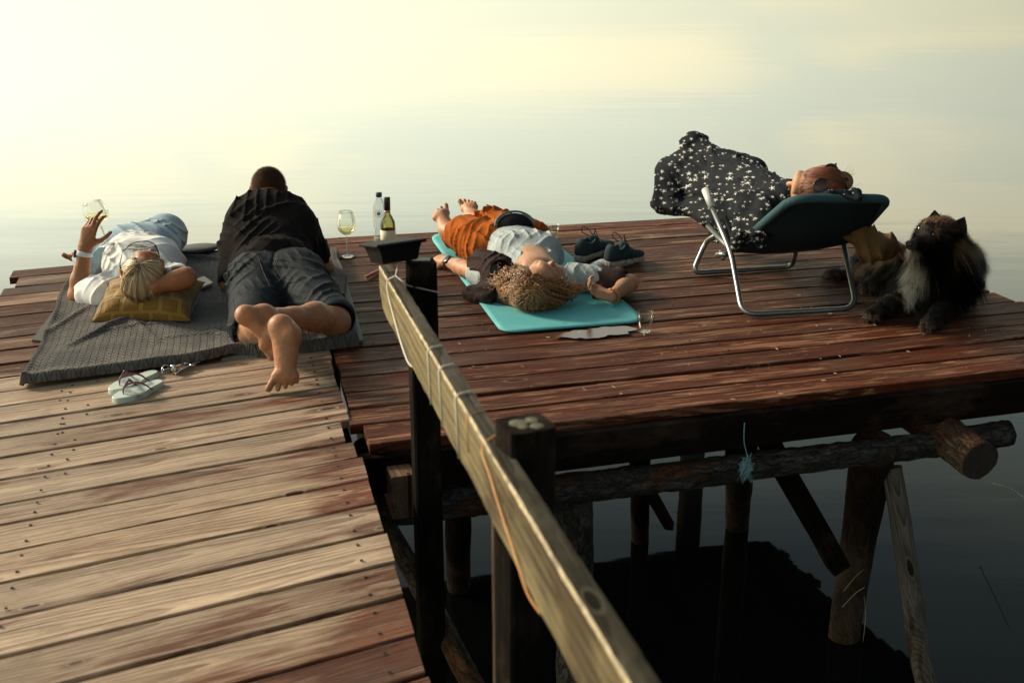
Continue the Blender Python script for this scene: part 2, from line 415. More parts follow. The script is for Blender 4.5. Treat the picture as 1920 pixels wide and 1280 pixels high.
props(g.ob('nail_heads', simple('rusty_nail', (.03, .018, .012), .6, .3), walk, False), kind='stuff')

def timber(name, a, b, w, h, mat, parent, up=Vector((0, 0, 1)), c=.004):
    Mx = frame(a, b, up); L = (Vector(b) - Vector(a)).length
    n = max(2, int(L / .15)); V = []; Fc = []; sd = rnd.uniform(0, 99)
    prof = [(-w / 2 + c, -h / 2), (w / 2 - c, -h / 2), (w / 2, -h / 2 + c), (w / 2, h / 2 - c), (w / 2 - c, h / 2), (-w / 2 + c, h / 2), (-w / 2, h / 2 - c), (-w / 2, -h / 2 + c)]
    for i in range(n + 1):
        x = L * i / n; wy = .003 * mnoise.noise(Vector((sd, x * 3, 0))); wz = .003 * mnoise.noise(Vector((sd, x * 3, 7)))
        for y, z in prof: V.append((x, y + wy, z + wz))
    k = len(prof)
    for i in range(n):
        for j in range(k): Fc.append((i * k + j, i * k + (j + 1) % k, (i + 1) * k + (j + 1) % k, (i + 1) * k + j))
    Fc.append(tuple(range(k))[::-1]); Fc.append(tuple(n * k + j for j in range(k)))
    Fc = [f[::-1] for f in Fc]
    return mesh_ob(name, V, Fc, mat, parent, False, Mx)

# frame under the platform
pf = lambda px, py, z: P(px, py, z)
A_ = front + nrm * .02 + u0 * .03; LF = 2.6
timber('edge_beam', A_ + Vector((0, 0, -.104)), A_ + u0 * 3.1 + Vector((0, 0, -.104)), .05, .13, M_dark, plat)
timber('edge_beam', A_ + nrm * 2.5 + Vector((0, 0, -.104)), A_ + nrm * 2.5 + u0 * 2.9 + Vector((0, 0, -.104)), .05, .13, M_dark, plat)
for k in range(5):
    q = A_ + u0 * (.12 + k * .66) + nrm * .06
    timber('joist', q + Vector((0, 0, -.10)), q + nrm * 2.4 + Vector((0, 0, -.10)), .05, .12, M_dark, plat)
# right-hand side board
timber('side_board', A_ + u0 * 2.62 + nrm * .0 + Vector((0, 0, -.09)), A_ + u0 * 2.62 + nrm * 2.0 + Vector((0, 0, -.09)), .04, .10, M_dark, plat) if False else None

def bark_mat(name, c1, c2, c3, sc=1.):
    g = NT(name); v = g.coord(); ns = g.noise(g.map(v, (5, 16, 16)), 1., 3, .6, out='Color')
    vv = g.n('VectorMath', {0: v, 1: g.n('VectorMath', {0: ns, 'Scale': .09}, operation='SCALE').outputs[0]}, operation='ADD').outputs[0]
    n1 = g.noise(g.map(vv, (6 * sc, 34 * sc, 34 * sc)), 1., 6, .72, .6); n2 = g.noise(g.map(vv, (2, 5, 5)), 1.2, 4, .6); n3 = g.noise(g.map(vv, (16 * sc, 60 * sc, 60 * sc)), 1., 4, .7)
    plate = g.math('ABSOLUTE', g.math('SUBTRACT', n1, .5)); crack = g.rng(plate, .045, .0)
    c = g.mix(g.rng(n3, .35, .68), c1, c2); c = g.mix(g.rng(n2, .57, .63, 0, .8), c, c3); c = g.mix(g.math('MULTIPLY', crack, .85), c, tuple(x * .18 for x in c1))
    h = g.math('ADD', g.math('MULTIPLY', g.math('MINIMUM', plate, .12), 5.), g.math('MULTIPLY', n3, .8))
    g.set(Base_Color=c, Roughness=.9, Normal=g.bump(h, 1., .014), Specular_IOR_Level=.15); return g.m
M_bark = bark_mat('flaky_bark', (.05, .036, .026), (.20, .16, .11), (.16, .07, .03))
M_bark_dk = bark_mat('dark_bark', (.032, .026, .021), (.15, .145, .13), (.17, .075, .03))
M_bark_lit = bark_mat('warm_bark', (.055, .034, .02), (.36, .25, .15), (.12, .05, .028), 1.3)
M_bare = wood_mat('bare_grey_pole', (.17, .155, .13), (.05, .044, .037), (.05, .035, .024), .4, .4, .85, spec=.1)
M_pile = wood_mat('wet_yellow_pile', (.075, .052, .024), (.02, .015, .009), (.018, .011, .007), .8, .5, .6, spec=.1)
M_endgrain = simple('dark_end_grain', (.022, .016, .012), .9, vary=.5, scale=40, bump=.6, bscale=120)
def log(name, pts, rad, mat, parent, sides=22, amp=.06, endmat=None, flakes=0):
    pts = catmull(pts, 6) if len(pts) > 2 else [np.array(pts[0]) * (1 - t) + np.array(pts[1]) * t for t in np.linspace(0, 1, 16)]
    # resample finely
    den = []
    for a, b in zip(pts[:-1], pts[1:]):
        k = max(1, int(np.linalg.norm(np.array(b) - np.array(a)) / .025))
        for j in range(k): den.append(np.array(a) * (1 - j / k) + np.array(b) * (j / k))
    den.append(np.array(pts[-1])); n = len(den)
    rr = np.interp(np.linspace(0, 1, n), np.linspace(0, 1, len(rad)), rad) if hasattr(rad, '__len__') else [rad] * n
    a, b = Vector(den[0]), Vector(den[-1]); Mx = frame(a, b, Vector((0, 0, 1)) if abs((b - a).normalized().z) < .9 else Vector((0, 1, 0))); inv = Mx.inverted()
    V, Fc = tube_geo([inv @ Vector(p) for p in den], list(rr), sides, cap=True)
    V2 = []; sd = rnd.uniform(0, 50)
    for idx, v in enumerate(V):
        i = idx // sides; c = inv @ Vector(den[i]); d = v - c
        q = Vector((v.x * 5, d.y / rr[i] * 1.3, d.z / rr[i] * 1.3 + sd))
        k = 1 + amp * mnoise.noise(q) + amp * .8 * mnoise.noise(q * 3.1) + amp * .35 * mnoise.noise(q * 8)
        if flakes and mnoise.noise(q * 4.3 + Vector((9, 9, 9))) > .25: k += flakes
        V2.append(c + d * k)
    o = mesh_ob(name, V2, Fc, mat, parent, False, Mx)
    if endmat:
        o.data.materials.append(endmat); o.data.polygons[-1].material_index = 1; o.data.polygons[-2].material_index = 1
    sm = np.ones(len(o.data.polygons), dtype=bool); sm[-2:] = False; o.data.polygons.foreach_set('use_smooth', sm)
    return o
# long bearer log under the front edge
lz = -.26
log('bearer_log', [P(560, 975, lz), P(840, 941, lz), P(1200, 900, lz), P(1500, 862, lz), P(1700, 838, lz), P(1888, 812, lz)], [.056, .058, .052, .05, .048, .05], M_bark_dk, plat, amp=.07, endmat=M_endgrain, flakes=.08)
# short stub log sitting across it
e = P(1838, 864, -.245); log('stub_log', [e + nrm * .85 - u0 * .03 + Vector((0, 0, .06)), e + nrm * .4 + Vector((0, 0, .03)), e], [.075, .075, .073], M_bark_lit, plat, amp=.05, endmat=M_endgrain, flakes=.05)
# piles
log('pile', [P(1583, 1300, WZ - .4), P(1582, 1192, WZ), P(1612, 1000, -.75), P(1638, 838, -.24)], [.06, .062, .075, .082], M_pile, plat, amp=.04)
log('pile', [P(1383, 1100, WZ - .4), P(1382, 985, WZ), P(1390, 840, -.26)], [.055, .055, .06], M_pile, plat, amp=.04)
log('pile', [P(1078, 1330, WZ - .1), P(1078, 1150, -.85), P(1075, 940, -.3)], [.07, .07, .066], M_bark_dk, plat, amp=.08)
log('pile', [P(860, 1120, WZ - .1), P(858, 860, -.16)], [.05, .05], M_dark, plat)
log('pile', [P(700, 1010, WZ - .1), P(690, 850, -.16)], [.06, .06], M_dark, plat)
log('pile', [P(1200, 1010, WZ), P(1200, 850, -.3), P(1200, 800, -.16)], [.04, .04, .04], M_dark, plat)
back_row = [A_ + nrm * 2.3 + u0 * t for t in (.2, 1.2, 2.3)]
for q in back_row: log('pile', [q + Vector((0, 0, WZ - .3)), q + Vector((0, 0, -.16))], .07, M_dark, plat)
log('prop_pole', [P(1795, 1420, WZ - .2) , P(1735, 1278, -.98), P(1705, 1080, -.72), P(1672, 875, -.33)], [.036, .036, .04, .037], M_bare, plat, amp=.06)
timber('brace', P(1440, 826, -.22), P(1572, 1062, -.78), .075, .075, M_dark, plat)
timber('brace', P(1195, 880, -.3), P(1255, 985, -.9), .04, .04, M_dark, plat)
timber('cross_beam', P(860, 975, -.5) + nrm * .9, P(1420, 905, -.5) + nrm * .9, .06, .09, M_dark, plat) if False else None
# joist whose pale end sticks out beside the boardwalk
timber('joist_end', P(716, 845, -.13) + nrm * .3, P(758, 932, -.15), .078, .15, M_joist, plat)
# frame under the boardwalk
wn = Vector((sd_.x, sd_.y, 0)); wu = Vector((*rot2(27), 0))
for k, off in enumerate((-.03, -.10, -1.0, -1.9)):
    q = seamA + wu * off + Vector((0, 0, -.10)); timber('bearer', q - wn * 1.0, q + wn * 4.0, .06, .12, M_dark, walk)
log('brace_log', [P(690, 925, -.22), P(790, 1100, -.45), P(900, 1310, -.62)], [.03, .035, .035], M_bark, walk, amp=.06)
for q in (seamA - wu * .25 + wn * .3, seamA - wu * .25 - wn * .7, seamA - wu * 1.9 + wn * .3, seamA - wu * .3 + wn * 2.2, seamA - wu * 1.5 + wn * 3.6):
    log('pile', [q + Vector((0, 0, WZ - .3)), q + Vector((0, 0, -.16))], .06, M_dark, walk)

# ------------------------------------------------------------------ railing
rail = empty('handrail', (-.1, 2.2, .7), 'weathered wooden handrail on posts running beside the boardwalk', 'railing')
zt = .735
ra = Q(722, 497, 3.22); rb = P(1262, 1340, zt + .02)
rd = (Vector((rb.x, rb.y, 0)) - Vector((ra.x, ra.y, 0))).normalized()
def rail_board():
    W, H = .036, .118
    a = Vector((ra.x, ra.y, ra.z - H / 2)); b = Vector((rb.x, rb.y, rb.z - H / 2)) + rd * .35
    Mx = frame(a, b); L = (b - a).length; n = 90; V = []; Fc = []
    for i in range(n + 1):
        x = L * i / n
        for k, (y, z) in enumerate([(-1, -1), (1, -1), (1, -.2), (1, .93), (.9, 1), (-.85, 1), (-1, .9), (-1, .2)]):
            d = .0013 * mnoise.noise(Vector((x * 30, k * 3, 0))) + .0012 * mnoise.noise(Vector((x * 5, k, 4)))
            zz = z * H / 2 + (d * 1.2 if abs(z) > .5 else 0)
            if k in (0, 1) and x < .1: zz += .028 * (1 - x / .1) + (.012 if x < .04 else 0)
            V.append((x, y * W / 2 + d, zz))
    k = 8
    for i in range(n):
        for j in range(k): Fc.append((i * k + j, (i + 1) * k + j, (i + 1) * k + (j + 1) % k, i * k + (j + 1) % k))
    Fc.append(tuple(range(k))); Fc.append(tuple(n * k + j for j in range(k))[::-1])
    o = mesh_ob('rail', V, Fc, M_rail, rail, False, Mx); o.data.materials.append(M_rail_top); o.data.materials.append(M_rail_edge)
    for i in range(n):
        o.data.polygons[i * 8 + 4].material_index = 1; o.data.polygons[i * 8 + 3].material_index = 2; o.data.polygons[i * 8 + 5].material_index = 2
    return Mx
RM = rail_board()
def post(center_px, y, top, w, d, rz, bottom, mat, name='post'):
    c = Q(center_px[0], center_px[1], y); c = Vector((c.x, c.y, 0))
    M2 = Matrix.Rotation(math.radians(rz), 4, 'Z')
    up = M2 @ Vector((0, 1, 0))
    return c, timber(name, Vector((c.x, c.y, bottom)), Vector((c.x, c.y, top)), w, d, mat, rail, up=up, c=.006)
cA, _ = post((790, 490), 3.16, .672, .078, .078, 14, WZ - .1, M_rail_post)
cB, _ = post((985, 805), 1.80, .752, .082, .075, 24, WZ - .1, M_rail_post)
# ------------------------------------------------------------------ sculpting: distance field -> one continuous surface
def V3(v): return np.array([v[0], v[1], v[2]], dtype=np.float32)
def nrmz(v): v = np.array(v, dtype=float); return v / max(1e-9, np.linalg.norm(v))
class SDF:
    def __init__(s, lo, hi, vox=.005):
        s.lo = np.array(lo, dtype=np.float32); s.vox = vox
        s.n = np.ceil((np.array(hi) - np.array(lo)) / vox).astype(int) + 1
        s.G = np.full(s.n, .05, dtype=np.float32)
        s.ax = [s.lo[i] + np.arange(s.n[i], dtype=np.float32) * vox for i in range(3)]
    def reg(s, lo, hi):
        a = np.clip(np.floor((np.array(lo) - s.lo) / s.vox).astype(int), 0, s.n); b = np.clip(np.ceil((np.array(hi) - s.lo) / s.vox).astype(int) + 1, 0, s.n)
        if (b <= a).any(): return None, None
        sl = tuple(slice(a[i], b[i]) for i in range(3))
        return sl, (s.ax[0][sl[0]][:, None, None], s.ax[1][sl[1]][None, :, None], s.ax[2][sl[2]][None, None, :])
    def put(s, sl, d, k, sub=False):
        g = s.G[sl]
        if sub:
            h = np.maximum(k - np.abs(g + d), 0) / k; s.G[sl] = np.maximum(g, -d) + h * h * k * .25
        else:
            h = np.maximum(k - np.abs(g - d), 0) / k; s.G[sl] = np.minimum(g, d) - h * h * k * .25
    def bone(s, a, b, ra, rb=None, k=.02, wide=1., side=None, sub=False, wide2=None):
        rb = ra if rb is None else rb; a = V3(a); b = V3(b); m = max(ra, rb) * max(wide, wide2 or 1, 1) + k + 2 * s.vox
        sl, c = s.reg(np.minimum(a, b) - m, np.maximum(a, b) + m)
        if sl is None: return s
        ab = b - a; L2 = max(1e-9, float(ab @ ab))
        px, py, pz = c[0] - a[0], c[1] - a[1], c[2] - a[2]
        t = np.clip((px * ab[0] + py * ab[1] + pz * ab[2]) / L2, 0, 1)
        px = px - t * ab[0]; py = py - t * ab[1]; pz = pz - t * ab[2]
        if side is not None and (wide != 1 or wide2):
            e = nrmz(side); e = nrmz(e - ab * float(e @ ab) / L2) if L2 > 1e-6 else e
            u = px * e[0] + py * e[1] + pz * e[2]; W = wide if wide2 is None else wide + (wide2 - wide) * t; q = u * (1 - 1 / W)
            px = px - q * e[0]; py = py - q * e[1]; pz = pz - q * e[2]
        s.put(sl, np.sqrt(px * px + py * py + pz * pz) - (ra + (rb - ra) * t), k, sub)
        return s
    def ell(s, c, r, axes=None, k=.02, sub=False):
        r = np.array(r, dtype=np.float32); m = r.max() + k + 2 * s.vox; c = V3(c)
        sl, g = s.reg(c - m, c + m)
        if sl is None: return s
        p = (g[0] - c[0], g[1] - c[1], g[2] - c[2])
        A = np.eye(3) if axes is None else np.array([nrmz(x) for x in axes])
        q = [(p[0] * A[i][0] + p[1] * A[i][1] + p[2] * A[i][2]) / r[i] for i in range(3)]
        l = np.sqrt(q[0] ** 2 + q[1] ** 2 + q[2] ** 2)
        g2 = np.sqrt((q[0] / r[0]) ** 2 + (q[1] / r[1]) ** 2 + (q[2] / r[2]) ** 2)
        s.put(sl, l * (l - 1) / np.maximum(g2, 1e-5), k, sub); return s
    def chain(s, pts, rad, k=.02, **kw):
        for i in range(len(pts) - 1):
            s.bone(pts[i], pts[i + 1], rad[i] if hasattr(rad, '__len__') else rad, rad[i + 1] if hasattr(rad, '__len__') else rad, k, **kw)
        return s
    def cut(s, p, n):                                           # keep the side away from n
        n = nrmz(n); X, Y, Z = s.ax[0][:, None, None], s.ax[1][None, :, None], s.ax[2][None, None, :]
        s.G = np.maximum(s.G, (X - p[0]) * n[0] + (Y - p[1]) * n[1] + (Z - p[2]) * n[2]).astype(np.float32); return s
    def disp(s, fn):
        X, Y, Z = s.ax[0][:, None, None], s.ax[1][None, :, None], s.ax[2][None, None, :]
        s.G = (s.G + fn(X, Y, Z)).astype(np.float32); return s
    def mesh(s):
        G = s.G; n = s.n
        sg = G < 0; cx, cy, cz = n - 1
        cnt = np.zeros((cx, cy, cz), dtype=np.uint8)
        for i in (0, 1):
            for j in (0, 1):
                for k in (0, 1): cnt += sg[i:i + cx, j:j + cy, k:k + cz]
        act = (cnt > 0) & (cnt < 8); I, J, K = np.nonzero(act); N = len(I)
        idx = np.full((cx, cy, cz), -1, dtype=np.int32); idx[I, J, K] = np.arange(N)
        co = [(i, j, k) for i in (0, 1) for j in (0, 1) for k in (0, 1)]
        val = {c: G[I + c[0], J + c[1], K + c[2]] for c in co}
        acc = np.zeros((N, 3), dtype=np.float32); num = np.zeros(N, dtype=np.float32)
        for c in co:
            for a in range(3):
                if c[a] == 0:
                    d = list(c); d[a] = 1; v0 = val[c]; v1 = val[tuple(d)]; x = (v0 < 0) != (v1 < 0)
                    t = np.where(x, v0 / np.where(x, v0 - v1, 1), 0)
                    p = np.tile(np.array(c, dtype=np.float32), (N, 1)); p[:, a] = t
                    acc += p * x[:, None]; num += x
        Vt = acc / num[:, None] + np.stack([I, J, K], 1); Vt = Vt * s.vox + s.lo
        quads = []
        for a in range(3):
            b, c = (a + 1) % 3, (a + 2) % 3
            sl0 = [slice(None)] * 3; sl1 = [slice(None)] * 3; sl0[a] = slice(0, -1); sl1[a] = slice(1, None)
            s0 = sg[tuple(sl0)]; s1 = sg[tuple(sl1)]; x = s0 != s1
            ijk = np.stack(np.nonzero(x), 1)
            ok = (ijk[:, b] > 0) & (ijk[:, c] > 0) & (ijk[:, b] < n[b] - 1) & (ijk[:, c] < n[c] - 1); ijk = ijk[ok]
            def cell(db, dc):
                q = ijk.copy(); q[:, b] -= db; q[:, c] -= dc; return idx[q[:, 0], q[:, 1], q[:, 2]]
            f = np.stack([cell(1, 1), cell(0, 1), cell(0, 0), cell(1, 0)], 1)
            inn = s0[ijk[:, 0], ijk[:, 1], ijk[:, 2]]; f[~inn] = f[~inn][:, ::-1]; quads.append(f)
        Fq = np.concatenate(quads); Fq = Fq[(Fq >= 0).all(1)]
        # light smoothing
        e = np.concatenate([Fq[:, [0, 1]], Fq[:, [1, 2]], Fq[:, [2, 3]], Fq[:, [3, 0]]])
        for _ in range(1):
            sm = np.zeros_like(Vt); ct = np.bincount(e[:, 0], minlength=N) + np.bincount(e[:, 1], minlength=N)
            for q in range(3): sm[:, q] = np.bincount(e[:, 0], Vt[e[:, 1], q], N) + np.bincount(e[:, 1], Vt[e[:, 0], q], N)
            Vt = Vt * .5 + .5 * sm / np.maximum(ct, 1)[:, None]
        return Vt.astype(np.float32), Fq
    def ob(s, name, mat, parent=None):
        v, f = s.mesh(); o = mesh_ob(name, v, f, mat, parent, True); return o
def fold(amp, k, warp=1.0, seed=0, sharp=2.0, mask=None):
    """cloth folds: sparse raised creases running across direction k (radians per metre)"""
    r = np.random.RandomState(seed); ws = [(r.normal(size=3) * 8, r.uniform(0, 6)) for _ in range(3)]; wb = [(r.normal(size=3) * 15, r.uniform(0, 6)) for _ in range(3)]
    def fn(X, Y, Z):
        w = sum(np.sin(X * a[0] + Y * a[1] + Z * a[2] + p) for a, p in ws) * warp
        u = 1 - np.abs(np.sin(X * k[0] / 2 + Y * k[1] / 2 + Z * k[2] / 2 + w + seed))
        am = np.clip(sum(np.sin(X * a[0] + Y * a[1] + Z * a[2] + p) for a, p in wb) * .5 + .25, 0, 1.1)
        d = -1.5 * amp * (u ** sharp) * am + amp * .3 * am
        return d * mask(X, Y, Z) if mask else d
    return fn
def rotv(v, ax, ang):
    v = np.array(v, dtype=float); ax = nrmz(ax); c, s_ = math.cos(ang), math.sin(ang)
    return v * c + np.cross(ax, v) * s_ + ax * (ax @ v) * (1 - c)
def hand(S_, w, d, n, sgn=1, curl=(.4, .4, .3), L=1., spread=.08, thumb=(.9, .5), curls=None):
    """w wrist, d towards the fingers, n direction the palm faces, sgn side of the thumb"""
    w = np.array(w, dtype=float); d = nrmz(d); n = nrmz(np.array(n) - d * np.dot(n, d)); s_ = np.cross(d, n) * sgn
    off = [.027, .009, -.009, -.026]; ml = [.088, .09, .085, .076]; fl = [.95, 1.05, .98, .78]
    for i in range(4):
        b0 = w + s_ * off[i] * .55 * L; kn = w + d * ml[i] * L + s_ * off[i] * L
        S_.bone(b0, kn, .0125 * L, .0105 * L, .012)
        dd = nrmz(d + s_ * (off[i] / .027) * spread); p = kn; cc = curls[i] if curls else curl
        for ph, (ln, a) in enumerate(zip((.043, .027, .021), cc)):
            dd = rotv(dd, np.cross(dd, n), a); q = p + dd * ln * fl[i] * L
            r0 = (.0092, .0082, .0074)[ph] * L * (1 if i < 3 else .88); S_.bone(p, q, r0, r0 * .92, .004); p = q
    S_.bone(w, w + d * .06 * L, .017 * L, .013 * L, .02, wide=1.5, side=s_)
    a = w + d * .018 * L + s_ * .02 * L + n * .006 * L; t1 = nrmz(d * (1 - thumb[0] * .55) + s_ * thumb[0] + n * thumb[1] * .6)
    b = a + t1 * .045 * L; S_.bone(a, b, .0145 * L, .0115 * L, .012)
    t2 = nrmz(t1 + d * .5 + n * thumb[1] * .3); c = b + t2 * .032 * L; S_.bone(b, c, .0105 * L, .0095 * L, .005)
    t3 = nrmz(t2 + d * .3); S_.bone(c, c + t3 * .024 * L, .0095 * L, .008 * L, .004)
def foot(S_, ank, heel, ball, sole, big, L=1., curl=.25, spread=0.):
    """ank ankle joint, heel and ball of the foot, sole = outward normal of the sole, big = direction of the big toe side"""
    ank, heel, ball = [np.array(x, dtype=float) for x in (ank, heel, ball)]
    f = nrmz(ball - heel); sole = nrmz(np.array(sole) - f * np.dot(sole, f)); big = nrmz(np.array(big) - f * np.dot(big, f) - sole * np.dot(big, sole))
    S_.ell(heel, (.032 * L, .034 * L, .03 * L), (f, sole, big), .02)
    S_.bone(ank, heel - sole * .008, .033 * L, .027 * L, .03)
    S_.bone(heel + f * .02 - big * .006, ball - big * .012, .021 * L, .017 * L, .02, wide=1.35, side=big)
    S_.bone(ank, ball - sole * .012 + big * .01, .034 * L, .017 * L, .03, wide=1.1, side=big)
    S_.bone(ball + big * .026 * L, ball - big * .034 * L - f * .012, .0185 * L, .015 * L, .02)
    offs = (.030, .010, -.006, -.021, -.034); ln = (.046, .040, .034, .029, .024); rr = (.0130, .0095, .009, .0086, .0084)
    for i in range(5):
        a = ball + big * offs[i] * L - f * (.0 if i < 2 else .006 * (i - 1)); dd = nrmz(f + big * (offs[i] * 2.5 + spread * (offs[i] / .03)) + sole * .05)
        m = a + dd * ln[i] * .6 * L; S_.bone(a, m, rr[i] * 1.05 * L, rr[i] * .9 * L, .006)
        dd = nrmz(dd + sole * curl); S_.bone(m, m + dd * ln[i] * .45 * L, rr[i] * .95 * L, rr[i] * .98 * L, .003)
def head(S_, c, up, face, sc=1., ears=True, neck_to=None, neck_r=.052):
    """c centre of the skull, up = crown direction, face = where the nose points"""
    c = np.array(c, dtype=float); up = nrmz(up); face = nrmz(np.array(face) - up * np.dot(face, up)); sd = np.cross(up, face); A = (sd, face, up)
    def at(x, y, z): return c + (sd * x + face * y + up * z) * sc
    def e(p, r, k=.012, sub=False): S_.ell(at(*p), [q * sc for q in r], A, k * sc, sub)
    e((0, -.012, .012), (.076, .092, .088)); e((0, .03, -.03), (.064, .062, .085), .03)        # skull, face
    e((0, .055, -.092), (.040, .034, .030), .03); e((0, .086, -.104), (.016, .013, .014), .015)    # jaw, chin
    e((0, .088, .022), (.05, .02, .03), .03)                                                       # forehead
    for q in (-1, 1):
        e((q * .034, .092, -.004), (.019, .014, .013), .012, True)                                 # eye socket
        e((q * .032, .083, -.005), (.0125, .0125, .0115), .004)                                    # eyelid
        e((q * .033, .094, .012), (.022, .007, .005), .01)                                         # brow
        e((q * .045, .07, -.03), (.020, .022, .018), .02)                                          # cheek
        if ears:
            e((q * .078, -.012, -.012), (.006, .017, .029), .006); e((q * .082, -.017, .002), (.006, .017, .018), .004); e((q * .081, -.006, -.012), (.006, .008, .012), .004, True)
    S_.bone(at(0, .094, .002), at(0, .120, -.034), .0075 * sc, .0125 * sc, .01 * sc); e((.010, .108, -.040), (.009, .009, .007), .006); e((-.010, .108, -.040), (.009, .009, .007), .006)
    e((0, .097, -.060), (.024, .012, .0065), .006); e((0, .096, -.070), (.021, .012, .007), .005); e((0, .107, -.065), (.020, .006, .0018), .003, True)
    if neck_to is not None: S_.bone(at(0, -.015, -.075), neck_to, neck_r * sc, neck_r * 1.12 * sc, .03)
    return at
def strands(name, C, R, mat, parent=None, sides=3, rand=None, kind='stuff', uvx=None):
    """C (n,m,3) curves, R (n,m) radii -> one mesh of thin tapering tubes"""
    n, m, _ = C.shape; T = np.gradient(C, axis=1); T /= np.maximum(1e-9, np.linalg.norm(T, axis=2, keepdims=True))
    ref = np.where(np.abs(T[..., 2:3]) < .8, np.array([0, 0, 1.]), np.array([1., 0, 0]))
    A = np.cross(T, ref); A /= np.maximum(1e-9, np.linalg.norm(A, axis=2, keepdims=True)); B = np.cross(T, A)
    if sides == 1:                                   # flat ribbon
        V = np.stack([C - A * R[..., None], C + A * R[..., None]], 2); sd = 2
    else:
        sd = sides; V = np.stack([C + (A * math.cos(2 * math.pi * k / sd) + B * math.sin(2 * math.pi * k / sd)) * R[..., None] for k in range(sd)], 2)
    base = (np.arange(n) * m * sd)[:, None, None] + (np.arange(m - 1) * sd)[None, :, None]
    if sides == 1: Fq = np.stack([base[..., 0], base[..., 0] + 1, base[..., 0] + sd + 1, base[..., 0] + sd], -1).reshape(-1, 4)
    else:
        k = np.arange(sd)[None, None, :]; k2 = (k + 1) % sd
        Fq = np.stack([base + k, base + k2, base + sd + k2, base + sd + k], -1).reshape(-1, 4)
    rr = np.random.RandomState(3).rand(n) if uvx is None else uvx
    uv = np.stack([np.broadcast_to(rr[:, None, None], (n, m, sd)), np.broadcast_to(np.linspace(0, 1, m)[None, :, None], (n, m, sd))], -1)
    o = mesh_ob(name, V.reshape(-1, 3), Fq, mat, parent, True, uvs=uv.reshape(-1, 2))
    return o
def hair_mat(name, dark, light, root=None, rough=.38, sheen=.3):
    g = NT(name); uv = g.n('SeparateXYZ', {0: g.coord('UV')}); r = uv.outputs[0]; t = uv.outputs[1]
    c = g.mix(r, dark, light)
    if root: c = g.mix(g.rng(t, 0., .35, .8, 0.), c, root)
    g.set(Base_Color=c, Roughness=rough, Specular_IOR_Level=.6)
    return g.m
def skin_mat(name, col, red=.25):
    g = NT(name); v = g.coord(); f = g.noise(v, 9, 4, .6); f2 = g.noise(v, 60, 2)
    c = g.mix(g.rng(f, .35, .68), tuple(x * .72 for x in col), (col[0] * 1.12, col[1] * (1.1 - red * .5), col[2] * (1.1 - red)))
    f3 = g.noise(v, 26, 5, .7); c = g.mix(g.rng(f3, .55, .75, 0, .35), c, (col[0] * .75, col[1] * .52, col[2] * .45))
    g.set(Base_Color=c, Roughness=g.rng(f3, .3, .7, .42, .6), Specular_IOR_Level=.35, Normal=g.bump(g.math('ADD', g.math('MULTIPLY', f2, .7), f3), .6, .005))
    g.b.inputs['Subsurface Weight'].default_value = .05; g.b.inputs['Subsurface Radius'].default_value = (.012, .005, .003); g.b.inputs['Subsurface Scale'].default_value = 1.0
    return g.m
def cloth_mat(name, col, vary=.12, weave=900., rough=.9, sheen=.0, spots=None, bump=.25):
    g = NT(name); v = g.coord(); f = g.noise(v, 14, 4, .6); w = g.noise(v, weave, 2, .5)
    c = g.mix(g.rng(f, .3, .7), tuple(x * (1 - vary) for x in col), tuple(min(1, x * (1 + vary)) for x in col))
    c = g.mix(g.rng(w, .3, .7, 0., .35), c, tuple(x * .6 for x in col))
    wr_ = g.noise(g.map(v, (1, 1, 1)), 34, 3, .55, 1.2)
    g.set(Base_Color=c, Roughness=rough, Specular_IOR_Level=.08, Normal=g.bump(g.math('ADD', g.math('MULTIPLY', w, .6), g.math('MULTIPLY', wr_, 2.4)), bump * 1.6, .006))
    return g.m
M_skin_man = skin_mat('tanned_skin', (.37, .185, .10)); M_skin_w = skin_mat('warm_skin', (.33, .145, .068)); M_skin_pale = skin_mat('fair_skin', (.45, .25, .155))
def np3(v): return np.array([v[0], v[1], v[2]], dtype=float)
def q3(px, py, y): return np3(Q(px, py, y))
def p3(px, py, z=0.): return np3(P(px, py, z))

